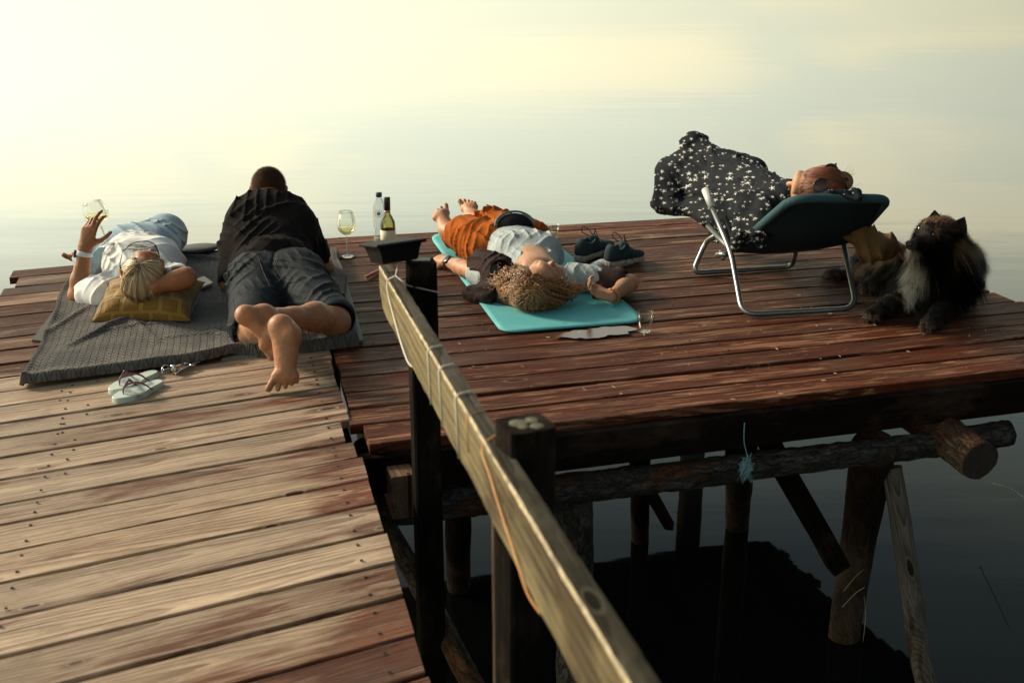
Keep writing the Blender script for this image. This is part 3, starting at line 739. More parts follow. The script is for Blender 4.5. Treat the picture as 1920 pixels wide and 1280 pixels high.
# ================================================================== man lying on his front
def man():
    t = empty('person', (-1.0, 4.7, .03), 'man in black t-shirt and dark shorts lying on his front with bare feet crossed', 'person')
    kR, kL = p3(628, 602, .095), p3(476, 620, .085)
    aR, aL = q3(494, 592, 4.10), q3(527, 612, 3.99)
    hR, hL = q3(556, 528, 4.84), q3(484, 532, 4.86)
    pel = (hR + hL) / 2 + np.array([0, .05, .02]); wai = q3(508, 478, 5.02) - np.array([0, 0, .075]); che = q3(505, 412, 5.20) - np.array([0, .02, .095])
    nk = q3(505, 378, 5.31) - np.array([0, 0, .015]); hd = q3(505, 356, 5.40)
    sR, sL = q3(564, 403, 5.24) - np.array([.01, 0, .03]), q3(448, 403, 5.24) - np.array([-.01, 0, .03])
    eR, eL = p3(606, 498, .065), p3(432, 532, .065)
    S_ = SDF((-1.5, 3.8, -.02), (-.5, 5.62, .62), .0052)
    X = (1, 0, 0)
    S_.bone(pel, wai, .105, .095, .05, wide=1.45, side=X); S_.bone(wai, che, .095, .10, .05, wide=1.45, side=X, wide2=1.6); S_.bone(che, nk, .10, .055, .05, wide=1.5, side=X, wide2=1.)
    S_.bone(hR, kR, .088, .058, .03); S_.bone(hL, kL, .088, .058, .03)
    for k_, a_, s_ in ((kR, aR, 1), (kL, aL, -1)):
        d = a_ - k_; m = k_ + d * .3; nn = nrmz(np.cross(np.cross(d, (0, 0, 1)), d))
        S_.bone(k_, m + nn * .012, .055, .054, .025); S_.bone(m + nn * .012, k_ + d * .62, .053, .040, .03); S_.bone(k_ + d * .6, a_, .040, .031, .02)
        S_.ell(k_ + np.array([0, -.01, .0]), (.056, .058, .054), None, .02)
    # upper foot: sole turned to the viewer, toes down to the right, behind the other foot
    h1 = q3(459, 591, 4.05); b1 = q3(503, 641, 4.03)
    foot(S_, aR, h1, b1, (-.45, -.95, -.05), (-.1, .2, -.9), 1.04, curl=.1)
    # lower foot: heel up, sole to the viewer, toes bent on the boards
    h2 = q3(546, 626, 3.965); b2 = q3(533, 708, 3.90)
    foot(S_, aL, h2, b2, (.12, -.95, .1), (-.95, -.1, 0), 1.04, curl=-.1, spread=.3)
    for s_, e_, w_ in ((sR, eR, np.array([eR[0] - .12, eR[1] + .24, .05])), (sL, eL, np.array([eL[0] + .1, eL[1] + .24, .05]))):
        S_.bone(s_, e_, .058, .043, .03); S_.bone(e_, w_, .043, .028, .02)
        hand(S_, w_, (-.4 if s_[0] > -1.1 else .4, .9, -.02), (0, 0, -1), 1 if s_[0] > -1.1 else -1)
    at = head(S_, hd, (0, .30, .95), (0, 1, -.35), 1.02, neck_to=nk + np.array([0, -.01, .0]), neck_r=.056)
    bv, bf = S_.mesh(); body = mesh_ob('body', bv, bf, M_skin_man, t, True)
    def leg_sel(c, n_):
        out_ = np.zeros(len(c))
        for k_, a_ in ((kR, aR), (kL, aL)):
            ab = a_ - k_; tt = np.clip(((c - k_) @ ab) / (ab @ ab), -.2, 1); d_ = np.linalg.norm(c - k_ - tt[:, None] * ab, axis=1); out_ = np.maximum(out_, (d_ < .075) * (tt < .82) * (1 - .5 * tt))
        return out_
    fuzz('leg_hair', bv, bf, 5200, .014, .00035, hair_mat('body_hair', (.05, .025, .012), (.18, .09, .04), rough=.6), body, lambda p, n_: n_ * .35 + np.array([-.5, -.4, -.3]), lnfn=lambda p: np.full(len(p), .014), sel=leg_sel, seed=12)
    # t-shirt
    C = SDF((-1.5, 4.78, -.01), (-.66, 5.50, .56), .005)
    C.bone(pel + np.array([0, .07, .03]), wai, .125, .116, .05, wide=1.4, side=X); C.bone(wai, che, .116, .118, .05, wide=1.42, side=X, wide2=1.62)
    C.bone(che, nk + np.array([0, -.01, -.03]), .118, .078, .06, wide=1.58, side=X, wide2=1.4)
    for s_, e_, f in ((sR, eR, .70), (sL, eL, .93)):
        C.bone(s_, s_ + (e_ - s_) * f, .076, .068 if f < .8 else .062, .05)
        C.bone(s_ + (e_ - s_) * (f - .05), s_ + (e_ - s_) * (f + .3), .05, .05, .008, sub=True)
    C.bone(che + np.array([.02, -.1, -.08]), eL + np.array([.06, .02, .03]), .07, .06, .06)
    C.ell(nk + np.array([0, -.02, -.005]), (.15, .10, .075), None, .06); C.bone(nk + np.array([0, .05, .05]), hd + np.array([0, .03, .02]), .062, .068, .01, sub=True)
    C.disp(fold(.008, (30, 55, 40), 1.2, 3, 2.)); C.disp(fold(.007, (-85, 60, 50), .6, 11, 2.)); C.disp(fold(.005, (110, 90, 80), .6, 5, 2.)); C.disp(fold(.005, (120, 30, -40), 1.1, 55, 2.))
    C.ob('t_shirt', cloth_mat('black_cotton', (.011, .010, .010), .3, bump=.3), t)
    # shorts
    W = SDF((-1.42, 4.22, -.005), (-.5, 5.14, .42), .005)
    W.bone(pel + np.array([0, -.02, .0]), pel + np.array([.0, .10, .0]), .118, .108, .04, wide=1.42, side=X)
    dl, dr = kL - hL, kR - hR
    W.bone(hL + np.array([-.01, 0, .015]), hL + dl * .55, .118, .100, .05, wide=1.05, side=X); W.bone(hL + dl * .5, hL + dl * .93 + np.array([-.015, 0, 0]), .1, .090, .03)
    W.bone(hR + np.array([.01, 0, .015]), hR + dr * .55, .118, .098, .05); W.bone(hR + dr * .5, hR + dr * .93 + np.array([.01, .0, .005]), .096, .084, .03)
    W.ell(hL + np.array([-.0, .03, .05]), (.095, .11, .075), None, .04); W.ell(hR + np.array([.0, .03, .05]), (.095, .11, .075), None, .04)
    for k_, d in ((kL, dl), (kR, dr)): W.bone(k_ - d * .10, k_ + d * .5, .074, .08, .008, sub=True)
    W.disp(fold(.008, (50, 75, 60), .8, 21, 2.)); W.disp(fold(.007, (-92, 64, 20), .7, 8, 2.)); W.disp(fold(.005, (120, 80, 60), .7, 2, 2.))
    mid = (hL + hR) / 2
    W.disp(lambda X_, Y_, Z_: .006 * np.exp(-((X_ - mid[0] - (Y_ - mid[1]) * .0) / .007) ** 2) * (Y_ > mid[1] - .1) * (Z_ > .12))          # centre seam
    sh = W.ob('shorts', cloth_mat('blue_grey_twill', (.022, .029, .035), .2, rough=.7), t)
    from mathutils.bvhtree import BVHTree
    bv_ = BVHTree.FromPolygons([tuple(v.co) for v in sh.data.vertices], [tuple(p.vertices) for p in sh.data.polygons])
    def stitch_line(pts, r_=.0014, mt=None, nm='seam'):
        out = []
        for q in catmull([np.array([x, y, 0.]) for x, y in pts], 6):
            d_ = ray(q[0], q[1]).normalized(); h_ = bv_.ray_cast(Vector((0, 0, CAM_H)), d_)
            if h_[0] is not None: out.append(h_[0] + h_[1] * .001)
        if len(out) > 2: g_ = Geo(); g_.tube(out, r_, 5); g_.ob(nm, mt, sh)
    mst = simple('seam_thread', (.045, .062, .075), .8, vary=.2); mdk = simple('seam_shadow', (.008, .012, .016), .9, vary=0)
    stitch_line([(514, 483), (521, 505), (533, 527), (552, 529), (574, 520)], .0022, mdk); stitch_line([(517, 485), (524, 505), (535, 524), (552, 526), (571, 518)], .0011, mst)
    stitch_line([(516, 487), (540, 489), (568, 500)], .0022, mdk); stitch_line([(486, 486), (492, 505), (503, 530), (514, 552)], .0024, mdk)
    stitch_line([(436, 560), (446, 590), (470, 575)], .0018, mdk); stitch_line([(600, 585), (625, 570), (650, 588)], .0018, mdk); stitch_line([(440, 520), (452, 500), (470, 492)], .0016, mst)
    # patch pocket with stitched edge, belt loops and hems laid on the shorts
    stitch = simple('pale_stitching', (.10, .12, .13), .8, vary=.1)
    # hair: close crop
    H = SDF(hd - .13, hd + .13, .004)
    upv, fcv = nrmz((0, .30, .95)), nrmz((0, 1, -.35)); fcv = nrmz(fcv - upv * np.dot(fcv, upv)); sdv = np.cross(upv, fcv)
    H.ell(at(0, -.013, .014), (.0785, .0945, .0905), (sdv, fcv, upv), .01); H.cut(at(0, -.06, -.030), -upv * .9 + fcv * .30); H.cut(at(0, .062, 0), fcv)
    for q in (-1, 1): H.ell(at(q * .08, -.008, -.012), (.02, .02, .032), (sdv, fcv, upv), .006, sub=True)
    hv, hf = H.mesh(); M_crop = hair_mat('dark_cropped_hair', (.035, .018, .010), (.11, .055, .03), rough=.6)
    hc = mesh_ob('hair', hv, hf, simple('crop_base', (.055, .028, .015), .9, spec=.08, vary=.35, scale=40, bump=.6, bscale=400), t, True)
    fuzz('hair_stubble', hv, hf, 14000, .008, .0005, M_crop, hc, lambda p, nn: nn)
    return t
def fuzz(name, v, f, n, ln, rad, mat, parent, dirfn, m=3, uvfn=None, lnfn=None, seed=1, sel=None, bend=None, sides=1):
    """short hairs growing from a mesh"""
    r = np.random.RandomState(seed); a, b, c, d = [v[f[:, i]] for i in range(4)]
    nr = np.cross(c - a, d - b); ar = np.linalg.norm(nr, axis=1); nr = nr / np.maximum(ar, 1e-12)[:, None]
    w = ar.copy(); cen = (a + b + c + d) / 4
    if sel is not None: w = w * sel(cen, nr)
    i = r.choice(len(f), n, p=w / w.sum()); u = r.rand(n, 1); s_ = r.rand(n, 1)
    p = (a[i] * (1 - u) + b[i] * u) * (1 - s_) + (d[i] * (1 - u) + c[i] * u) * s_; nn = nr[i]
    D = dirfn(p, nn) + r.normal(size=(n, 3)) * .22; D /= np.linalg.norm(D, axis=1, keepdims=True)
    L = (lnfn(p) if lnfn else np.full(n, ln)) * r.uniform(.6, 1.2, n)
    t = np.linspace(0, 1, m)[None, :, None]
    C = p[:, None, :] - nn[:, None, :] * .001 + D[:, None, :] * t * L[:, None, None]
    if bend is not None: C = C + bend(p, nn)[:, None, :] * (t ** 2) * L[:, None, None]
    R = np.full((n, m), rad) * (1 - np.linspace(0, 1, m)[None] ** 1.5 * .9)
    return strands(name, C, R, mat, parent, sides, uvx=uvfn(p, r) if uvfn else None)
man()
# ================================================================== blond woman on her back, glass in hand
def chop(C, c, ax, R, amp): pass
def woman_left():
    t = empty('person', (-1.7, 5.1, .03), 'short haired blonde woman in white t-shirt lying on her back raising a glass', 'person')
    hd = q3(272, 518, 4.70); upv = nrmz((.06, -.88, .47)); fcv = nrmz((.10, .48, .88))
    sL, sR = p3(194, 545, .09), p3(316, 530, .11); eL = p3(147, 553, .055); wL = q3(160, 462, 4.95)
    eR = q3(349, 520, 4.68); wR = q3(292, 537, 4.62)
    che = (sL + sR) / 2 + np.array([-.01, .16, .05]); nk = (sL + sR) / 2 + np.array([.01, -.0, .05])
    pel = q3(258, 470, 5.38); hR, hL = pel + np.array([.075, .03, .0]), pel + np.array([-.085, .02, -.01])
    kR = q3(311, 440, 5.70); aR = p3(170, 470, .09); kL = p3(176, 490, .10); aL = p3(262, 462, .06)
    X = (1, .1, 0)
    S_ = SDF((-2.26, 4.42, -.01), (-1.2, 5.95, .52), .0052)
    S_.bone(nk, che, .06, .10, .05, wide=1.2, side=X, wide2=1.35); S_.bone(che, pel, .10, .09, .05, wide=1.3, side=X)
    S_.bone(sL, sR, .055, .055, .04)
    for h_, k_, a_ in ((hR, kR, aR), (hL, kL, aL)): S_.bone(h_, k_, .08, .055, .03); S_.bone(k_, a_, .052, .034, .02)
    f = nrmz(p3(136, 482, .06) - aR); foot(S_, aR, aR + np.array([.0, -.01, -.05]), p3(143, 484, .085), (0, .3, -.9), (.1, .9, .5), .92, curl=-.4, spread=.3)
    for s_, e_, w_, r in ((sL, eL, wL, (.047, .041, .026)), (sR, eR, wR, (.045, .040, .028))):
        S_.bone(s_, e_, r[0], r[1], .03); m = e_ + (w_ - e_) * .3; S_.bone(e_, m, r[1], r[1] * .98, .02); S_.bone(m, w_, r[1] * .98, r[2], .02)
    hand(S_, wL, (.30, .10, .95), (.22, 1, -.12), -1, L=.98, thumb=(.75, .55), curls=((.35, .5, .5), (.25, .45, .4), (.55, .8, .6), (.9, 1., .7)))
    hand(S_, wR, (-1, .0, .1), (0, .3, 1), 1, L=.95)
    at = head(S_, hd, upv, fcv, .97, neck_to=nk, neck_r=.048)
    S_.ob('body', M_skin_w, t)
    # pants
    W = SDF((-2.2, 5.05, -.005), (-1.2, 5.98, .46), .0055)
    W.bone(che + (pel - che) * .8, pel, .105, .112, .04, wide=1.35, side=X)
    W.bone(hR, kR, .108, .088, .05); W.bone(kR, kR + (aR - kR) * .80, .086, .058, .035); W.bone(hL, kL, .112, .085, .05); W.bone(kL, aL, .084, .06, .035)
    W.bone(pel + np.array([-.02, .05, .01]), kR, .10, .085, .06)
    W.bone(aR + (kR - aR) * .3, aR - (kR - aR) * .2, .043, .043, .008, sub=True)
    W.disp(fold(.007, (70, 60, 90), .8, 5, 2.)); W.disp(fold(.005, (-100, 40, 70), .7, 15, 2.))
    g = NT('pale_blue_flecked_knit'); v = g.coord(); n1 = g.noise(v, 340, 2, .6); n2 = g.noise(v, 8, 3)
    g.set(Base_Color=g.mix(g.rng(n1, .38, .62), (.16, .25, .32), (.42, .54, .60)), Roughness=.9, Specular_IOR_Level=.15, Normal=g.bump(n1, .4, .003))
    W.ob('trousers', g.m, t)
    # t-shirt with a round print
    C = SDF((-2.1, 4.6, -.005), (-1.25, 5.56, .42), .005)
    C.bone(nk + np.array([0, .02, .0]), che, .075, .115, .05, wide=1.3, side=X, wide2=1.38); C.bone(che, che + (pel - che) * .92, .115, .108, .05, wide=1.38, side=X)
    for s_, e_, f_ in ((sL, eL, .52), (sR, eR, .5)):
        q = s_ + (e_ - s_) * f_; C.bone(s_, q, .072, .069, .05); C.bone(q - (e_ - s_) * .12, q + (e_ - s_) * .6, .051, .051, .008, sub=True)
    C.ell(sL + np.array([-.0, -.0, -.02]), (.07, .075, .055), None, .03)
    for q in (-1, 1): C.ell(che + np.array([q * .07, .02, .075]), (.065, .07, .045), None, .04)
    C.bone(nk + (hd - nk) * .42, hd, .068, .085, .012, sub=True)
    C.disp(fold(.006, (70, 50, 40), .8, 31, 2.)); C.disp(fold(.005, (-80, 95, 30), .6, 4, 2.)); C.disp(fold(.003, (20, 150, 60), .5, 14, 2.))
    g = NT('white_jersey_with_round_print'); v = g.coord(); sx = g.n('SeparateXYZ', {0: v}); c = P(253, 484, .235) + Vector((0, .06, 0))
    dx = g.math('MULTIPLY', g.math('SUBTRACT', sx.outputs[0], c.x), 1.); dy = g.math('MULTIPLY', g.math('SUBTRACT', sx.outputs[1], c.y), .85)
    rr = g.math('SQRT', g.math('ADD', g.math('MULTIPLY', dx, dx), g.math('MULTIPLY', dy, dy)))
    ring = g.math('LESS_THAN', g.math('ABSOLUTE', g.math('SUBTRACT', rr, .082)), .0028); inn = g.math('LESS_THAN', rr, .080)
    hat = g.noise(g.map(v, (18, 90, 1), rot=(0, 0, .3)), 1., 4, .7, 1.5)
    sk = g.math('MULTIPLY', g.math('MULTIPLY', inn, g.math('GREATER_THAN', dy, .022)), g.rng(hat, .46, .52))
    ln = g.math('MULTIPLY', g.math('MULTIPLY', inn, g.math('LESS_THAN', dy, .022)), g.rng(hat, .62, .66, 0, .25))
    ex, ey = g.math('SUBTRACT', dx, -.035), g.math('SUBTRACT', dy, -.038)
    red = g.math('LESS_THAN', g.math('ADD', g.math('MULTIPLY', g.math('MULTIPLY', ex, ex), .35), g.math('MULTIPLY', ey, ey)), .00006)
    col = g.mix(g.math('MAXIMUM', ring, g.math('MULTIPLY', g.math('MAXIMUM', sk, ln), .8)), (.74, .76, .75), (.045, .06, .07)); col = g.mix(red, col, (.75, .13, .05))
    g.set(Base_Color=col, Roughness=.85, Specular_IOR_Level=.2, Normal=g.bump(g.noise(v, 40, 3, .6, 1.), .25, .004))
    C.ob('t_shirt', g.m, t)
    # bob haircut
    sdv = np.cross(upv, nrmz(fcv - upv * np.dot(fcv, upv))); f2 = nrmz(fcv - upv * np.dot(fcv, upv))
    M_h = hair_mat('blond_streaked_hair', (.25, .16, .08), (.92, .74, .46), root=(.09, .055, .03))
    H = SDF(hd - .15, hd + .15, .004); H.ell(at(0, -.018, .012), (.083, .096, .094), (sdv, f2, upv), .01); H.cut(at(0, .062, .06), f2 * .9 - upv * .45)
    hv, hf = H.mesh(); hc = mesh_ob('hair', hv, hf, simple('hair_base', (.12, .08, .045), .6), t, True)
    r = np.random.RandomState(5); n = 2600; m = 9
    whorl = at(.012, .045, .085)
    # strands start near the whorl line and run over the skull
    a = r.uniform(0, 2 * math.pi, n); start = r.uniform(.02, .75, n) ** 1.2
    T_ = np.linspace(0, 1, m)[None]
    ph = (start[:, None] * .9 + T_ * (.95 + r.uniform(-.15, .2, (n, 1)))) * 1.35
    ph = np.minimum(ph, 1.95); aa = a[:, None] + T_ * .12 * np.sin(a * 3)[:, None]
    tilt = .42                                      # whorl sits towards the forehead
    zz = np.cos(ph); rad_ = np.sin(ph); xx = rad_ * np.cos(aa); yy = rad_ * np.sin(aa)
    y2 = yy * math.cos(tilt) + zz * math.sin(tilt); z2 = -yy * math.sin(tilt) + zz * math.cos(tilt)
    lift = 1.0 + r.uniform(.0, .09, (n, 1)) + .025 * np.sin(T_ * math.pi) + .02 * np.sin(a * 7)[:, None]
    Cc = at(0, -.018, .012)[None, None] + (xx * .084 * lift)[..., None] * sdv + (y2 * .097 * lift)[..., None] * f2 + (z2 * .095 * lift)[..., None] * upv
    keep = (y2[:, -1] < .55)
    Cc = Cc[keep]; Cc += r.normal(size=(len(Cc), 1, 3)) * .0015
    R = np.full((len(Cc), m), .0016) * (1 - np.linspace(0, 1, m)[None] ** 2 * .8)
    band = (np.sin(a[keep] * 19) * .5 + .5) * .5 + r.rand(keep.sum()) * .5
    strands('hair_strands', Cc, R, M_h, hc, 3, uvx=band)
    # watch on the raised wrist
    ax = nrmz(wL - eL); wc = wL - ax * .03
    g2 = Geo(); Mx = frame(Vector(wc - ax * .011), Vector(wc + ax * .011), Vector((0, 1, 0)))
    R_ = Mx.to_3x3(); ring_ = []
    vs = []; fs = []
    for i, (q, rr_) in enumerate(((-.011, .0335), (-.009, .0355), (.009, .0335), (.011, .0315), (.0, .026))):
        for k in range(24):
            an = 2 * math.pi * k / 24; vs.append(Vector(wc) + R_ @ Vector((q, math.cos(an) * rr_, math.sin(an) * rr_ * .95)))
    for i in range(4):
        for k in range(24): fs.append((i * 24 + k, i * 24 + (k + 1) % 24, (i + 1) * 24 + (k + 1) % 24, (i + 1) * 24 + k))
    wt = mesh_ob('watch_strap', vs, fs, simple('pale_rubber', (.50, .60, .64), .5, vary=.05), t, True)
    d = nrmz((-1, -.1, 0)); mm = frame(Vector(wc + d * .034 - ax * .016), Vector(wc + d * .034 + ax * .016), Vector(d))
    g2.box((.016, 0, .003), .034, .030, .008); g2.ob('watch_case', simple('dark_glass', (.02, .02, .025), .15, vary=0), wt, False, M=mm)
    return wL, ax
woman_left()

# ================================================================== curly haired woman on the yoga mat
def woman_mid():
    t = empty('person', (.0, 5.5, .01), 'curly haired woman in grey top and orange trousers lying on turquoise mat', 'person')
    hd = p3(1003, 532, .115); upv = nrmz((-.05, -.97, .18)); fcv = nrmz((.62, .10, .72))
    sL, sR = p3(918, 518, .075), p3(1078, 520, .07); eL = p3(874, 505, .05); wL = p3(838, 490, .045); eR = p3(1180, 531, .05); wR = p3(1146, 556, .045)
    che = p3(990, 478, .10); nk = (sL + sR) / 2 + np.array([.02, -.03, .03]); pel = p3(958, 457, .09)
    hL, hR = p3(926, 460, .09), p3(990, 449, .09); kL, kR = p3(874, 440, .085), p3(922, 424, .10)
    aL, aR = q3(838, 430, 6.20), q3(886, 408, 6.38)
    X = (1, .15, 0)
    S_ = SDF((-.62, 4.68, -.02), (.66, 6.62, .36), .0052)
    S_.bone(nk, che, .055, .085, .05, wide=1.3, side=X, wide2=1.5); S_.bone(che, pel, .09, .085, .05, wide=1.4, side=X); S_.bone(sL, sR, .05, .05, .04); S_.ell(p3(990, 472, .108), (.075, .13, .066), None, .05); S_.bone(p3(992, 475, .115), nk + np.array([0, 0, .02]), .062, .055, .04, wide=1.3, side=(1, 0, 0))
    for h_, k_, a_ in ((hR, kR, aR), (hL, kL, aL)):
        S_.bone(h_, k_, .078, .052, .03); m = k_ + (a_ - k_) * .35; S_.bone(k_, m, .052, .048, .02); S_.bone(m, a_, .048, .033, .02)
    foot(S_, aL, q3(842, 438, 6.17), q3(827, 402, 6.27), (-.25, .95, -.15), (.93, .25, .1), 1.1, curl=-.1, spread=.15)
    foot(S_, aR, q3(890, 424, 6.40), q3(879, 388, 6.45), (.35, .9, -.1), (-.9, .35, .1), 1.1, curl=-.1, spread=.1)
    for s_, e_, w_ in ((sL, eL, wL), (sR, eR, wR)): S_.bone(s_, e_, .046, .038, .03); m = e_ + (w_ - e_) * .3; S_.bone(e_, m, .038, .037, .02); S_.bone(m, w_, .037, .025, .02)
    hand(S_, wL, (-.62, .75, .0), (.3, .2, -.9), 1, L=.95, curl=(1.1, 1.3, .9), thumb=(.4, .9))
    hand(S_, wR, (-.95, -.12, .25), (-.1, -.25, .95), 1, L=.9, curls=((.8, .7, .4), (.75, .6, .4), (.6, .6, .4), (.45, .5, .3)), thumb=(.4, .2), spread=.2)
    at = head(S_, hd, upv, fcv, .97, neck_to=nk, neck_r=.046)
    S_.ob('body', M_skin_pale, t)
    W = SDF((-.5, 5.35, -.01), (.30, 6.42, .32), .0055)
    W.bone(pel + np.array([0, -.02, 0]), pel + np.array([0, .04, .01]), .10, .108, .04, wide=1.5, side=X)
    W.bone(hL, kL, .115, .098, .04, wide=1.15, side=X); W.bone(kL, kL + (aL - kL) * .14, .095, .088, .03, wide=1.1, side=X)
    W.bone(hR, kR, .11, .09, .04); W.bone(kR, kR + (aR - kR) * .16, .088, .082, .03)
    W.bone(hL + np.array([-.06, -.08, -.02]), kL + np.array([-.0, -.12, -.02]), .085, .06, .05)
    for k_, a_ in ((kL, aL), (kR, aR)): W.bone(k_ + (a_ - k_) * .16, k_ + (a_ - k_) * .9, .062, .066, .01, sub=True)
    W.disp(fold(.015, (60, -40, 50), 1.1, 2, 1.8)); W.disp(fold(.009, (110, -60, 40), 1., 22, 2.)); W.disp(fold(.009, (60, 45, 60), 1., 9, 2.)); W.disp(fold(.005, (150, -30, 60), .6, 6, 2.))
    W.ob('trousers', cloth_mat('rust_orange_cotton', (.37, .095, .015), .25, bump=.3), t)
    C = SDF((-.38, 4.92, -.005), (.44, 5.86, .36), .005)
    C.bone(nk + np.array([-.01, .03, -.005]), che, .066, .104, .05, wide=1.5, side=X, wide2=1.52); C.bone(che, pel + np.array([0, -.03, .0]), .104, .112, .05, wide=1.5, side=X)
    for q in (-1, 1): C.ell(che + np.array([q * .075, -.02, .055]), (.065, .075, .045), None, .04)
    for s_, e_, f_ in ((sL, eL, .42), (sR, eR, .34)):
        q = s_ + (e_ - s_) * f_; C.bone(s_, q, .068, .064, .05); C.bone(q - (e_ - s_) * .10, q + (e_ - s_) * .5, .048, .048, .008, sub=True)
    # neck slit, open towards the chin
    vn = p3(988, 448, .235); C.bone(p3(989, 455, .225), p3(996, 482, .205), .004, .030, .006, sub=True); C.bone(p3(996, 482, .205), nk + np.array([.0, -.03, .05]), .030, .072, .008, sub=True)
    C.disp(fold(.006, (85, 20, 30), .8, 41, 2.)); C.disp(fold(.005, (90, -70, 30), .6, 24, 2.)); C.disp(fold(.003, (150, 60, 60), .5, 14, 2.))
    C.ob('top', cloth_mat('pale_grey_blue_cotton', (.36, .42, .43), .1, bump=.25), t)
    # curls
    r = np.random.RandomState(11); sdv = np.cross(upv, nrmz(fcv - upv * np.dot(fcv, upv))); f2 = nrmz(fcv - upv * np.dot(fcv, upv))
    H = SDF((-.25, 4.45, -.01), (.42, 5.1, .33), .005); H.ell(at(0, -.02, .0), (.088, .088, .105), (sdv, f2, upv), .01)
    H.ell(p3(985, 552, .03), (.14, .13, .12), None, .06); pass
    H.bone(at(0, .12, -.02), at(0, .2, -.08), .065, .07, .01, sub=True)
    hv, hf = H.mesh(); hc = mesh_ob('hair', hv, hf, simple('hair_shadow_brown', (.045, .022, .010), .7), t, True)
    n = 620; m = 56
    # roots on the scalp, ends fanned over the mat around the head
    an = r.uniform(0, 2 * math.pi, n); el = r.uniform(.02, 1.28, n)
    rx, rz = np.sin(el) * np.cos(an), np.cos(el); ry = np.sin(el) * np.sin(an)
    ok = ~((ry > .30) & (rz < .72)); rx, ry, rz = rx[ok], ry[ok], rz[ok]; n = len(rx)
    root = at(0, -.02, .012)[None] + rx[:, None] * .086 * sdv + ry[:, None] * .088 * f2 + rz[:, None] * .096 * upv
    out = root - at(0, -.02, .012); out /= np.linalg.norm(out, axis=1, keepdims=True)
    # end points: fan round the head on the camera side
    th = r.uniform(-2.95, -.15, n); ctr = p3(1004, 548, 0.02); side_ = nrmz(sdv)
    pref = np.arctan2(out[:, 1], out[:, 0]); th = np.clip(pref + r.normal(size=n) * .20, -3.05, -.08); th = np.where(out[:, 1] > .1, np.where(out[:, 0] < 0, -2.9 + r.uniform(-.2, .3, n), -.25 + r.uniform(-.2, .1, n)), th)
    ln = r.uniform(.62, 1.06, n); rx_ = np.where(np.cos(th) > 0, .25, .215)
    end = np.stack([ctr[0] + np.cos(th) * rx_ * ln, ctr[1] + .03 + np.sin(th) * .205 * ln, .012 + r.uniform(0, .055, n) * (1.15 - ln) * 2.2], 1)
    T_ = np.linspace(0, 1, m)[None, :, None]
    mid = root + out * (.035 + r.rand(n, 1) * .03) + (end - root) * .35 + np.array([0, 0, .035]) * r.rand(n, 1)
    Cc = root[:, None] * (1 - T_) ** 2 + mid[:, None] * 2 * T_ * (1 - T_) + end[:, None] * T_ ** 2
    for ce, ra in ((p3(985, 552, .03), (.165, .155, .128)), (p3(1045, 556, .02), (.145, .125, .078))):
        q = 1 - ((Cc[..., 0] - ce[0]) / ra[0]) ** 2 - ((Cc[..., 1] - ce[1]) / ra[1]) ** 2
        dz = ce[2] + ra[2] * np.sqrt(np.maximum(q, 0)) + r.uniform(-.010, .014, (n, 1))
        Cc[..., 2] = np.where(q > 0, np.maximum(Cc[..., 2], dz), Cc[..., 2])
    for _ in range(6): Cc[:, 1:-1] = Cc[:, 1:-1] * .4 + (Cc[:, 2:] + Cc[:, :-2]) * .3
    hc_ = at(0, -.03, .012)                                     # stay outside the skull
    dv = Cc - hc_; lx, ly, lz = dv @ sdv / .092, dv @ f2 / .090, dv @ upv / .103; ll = np.sqrt(lx ** 2 + ly ** 2 + lz ** 2)
    Cc = np.where((ll < 1)[..., None], hc_ + dv / np.maximum(ll, .2)[..., None], Cc)
    rep = 8; Cc = np.repeat(Cc, rep, axis=0); lock = np.repeat(np.arange(n), rep); nl_ = n; n = len(Cc)
    tg = np.gradient(Cc, axis=1); tg /= np.linalg.norm(tg, axis=2, keepdims=True)
    u1 = np.cross(tg, np.array([.3, .2, 1.])); u1 /= np.linalg.norm(u1, axis=2, keepdims=True); u2 = np.cross(tg, u1)
    k = (7.5 + 1.2 * np.sin(th * 5) + r.normal(size=nl_) * .3)[lock][:, None, None] * 2 * math.pi; p0 = (4 * np.sin(th * 3.1) + 3 * ln + r.normal(size=nl_) * .8)[lock][:, None, None] + r.normal(size=(n, 1, 1)) * .18; am = (.0030 + r.rand(nl_)[lock][:, None, None] * .0035) * np.minimum(1, T_ * 3.5)
    Cc = Cc + u1 * np.cos(k * T_ + p0) * am + u2 * np.sin(k * T_ + p0) * am * .8
    Cc = Cc + r.normal(size=(n, 1, 3)) * .0022
    Cc[..., 2] = np.maximum(Cc[..., 2], .010)
    first = np.zeros(n, dtype=bool); first[::rep] = True
    R = .0011 * (1 - np.linspace(0, 1, m)[None] ** 3 * .6) * r.uniform(.6, 1.2, (n, 1)); R[first] = .0034 * (1 - np.linspace(0, 1, m)[None] ** 4 * .7) * r.uniform(.7, 1.2, (nl_, 1))
    tone = np.clip(r.beta(1.0, 1.4, nl_)[lock] + r.normal(size=n) * .10, 0, 1); tone[first] *= .75
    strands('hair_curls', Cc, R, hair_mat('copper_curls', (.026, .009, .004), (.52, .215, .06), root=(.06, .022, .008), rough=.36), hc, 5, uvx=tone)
    # loose frizz
    n2 = 260; ii = r.choice(n, n2); F_ = Cc[ii] + r.normal(size=(n2, 1, 3)) * .007 * T_ + (Cc[ii] - ctr) * T_ * .10; F_[..., 2] = np.maximum(F_[..., 2], .009)
    strands('loose_hairs', F_, np.full((n2, m), .0007), hair_mat('frizz', (.3, .17, .07), (.6, .4, .2)), hc, 3)
    # watch, bracelet
    ax = nrmz(wL - eL); wc = wL - ax * .02; Mx = frame(Vector(wc), Vector(wc + ax), Vector((0, 0, 1))).to_3x3(); vs = []; fs = []
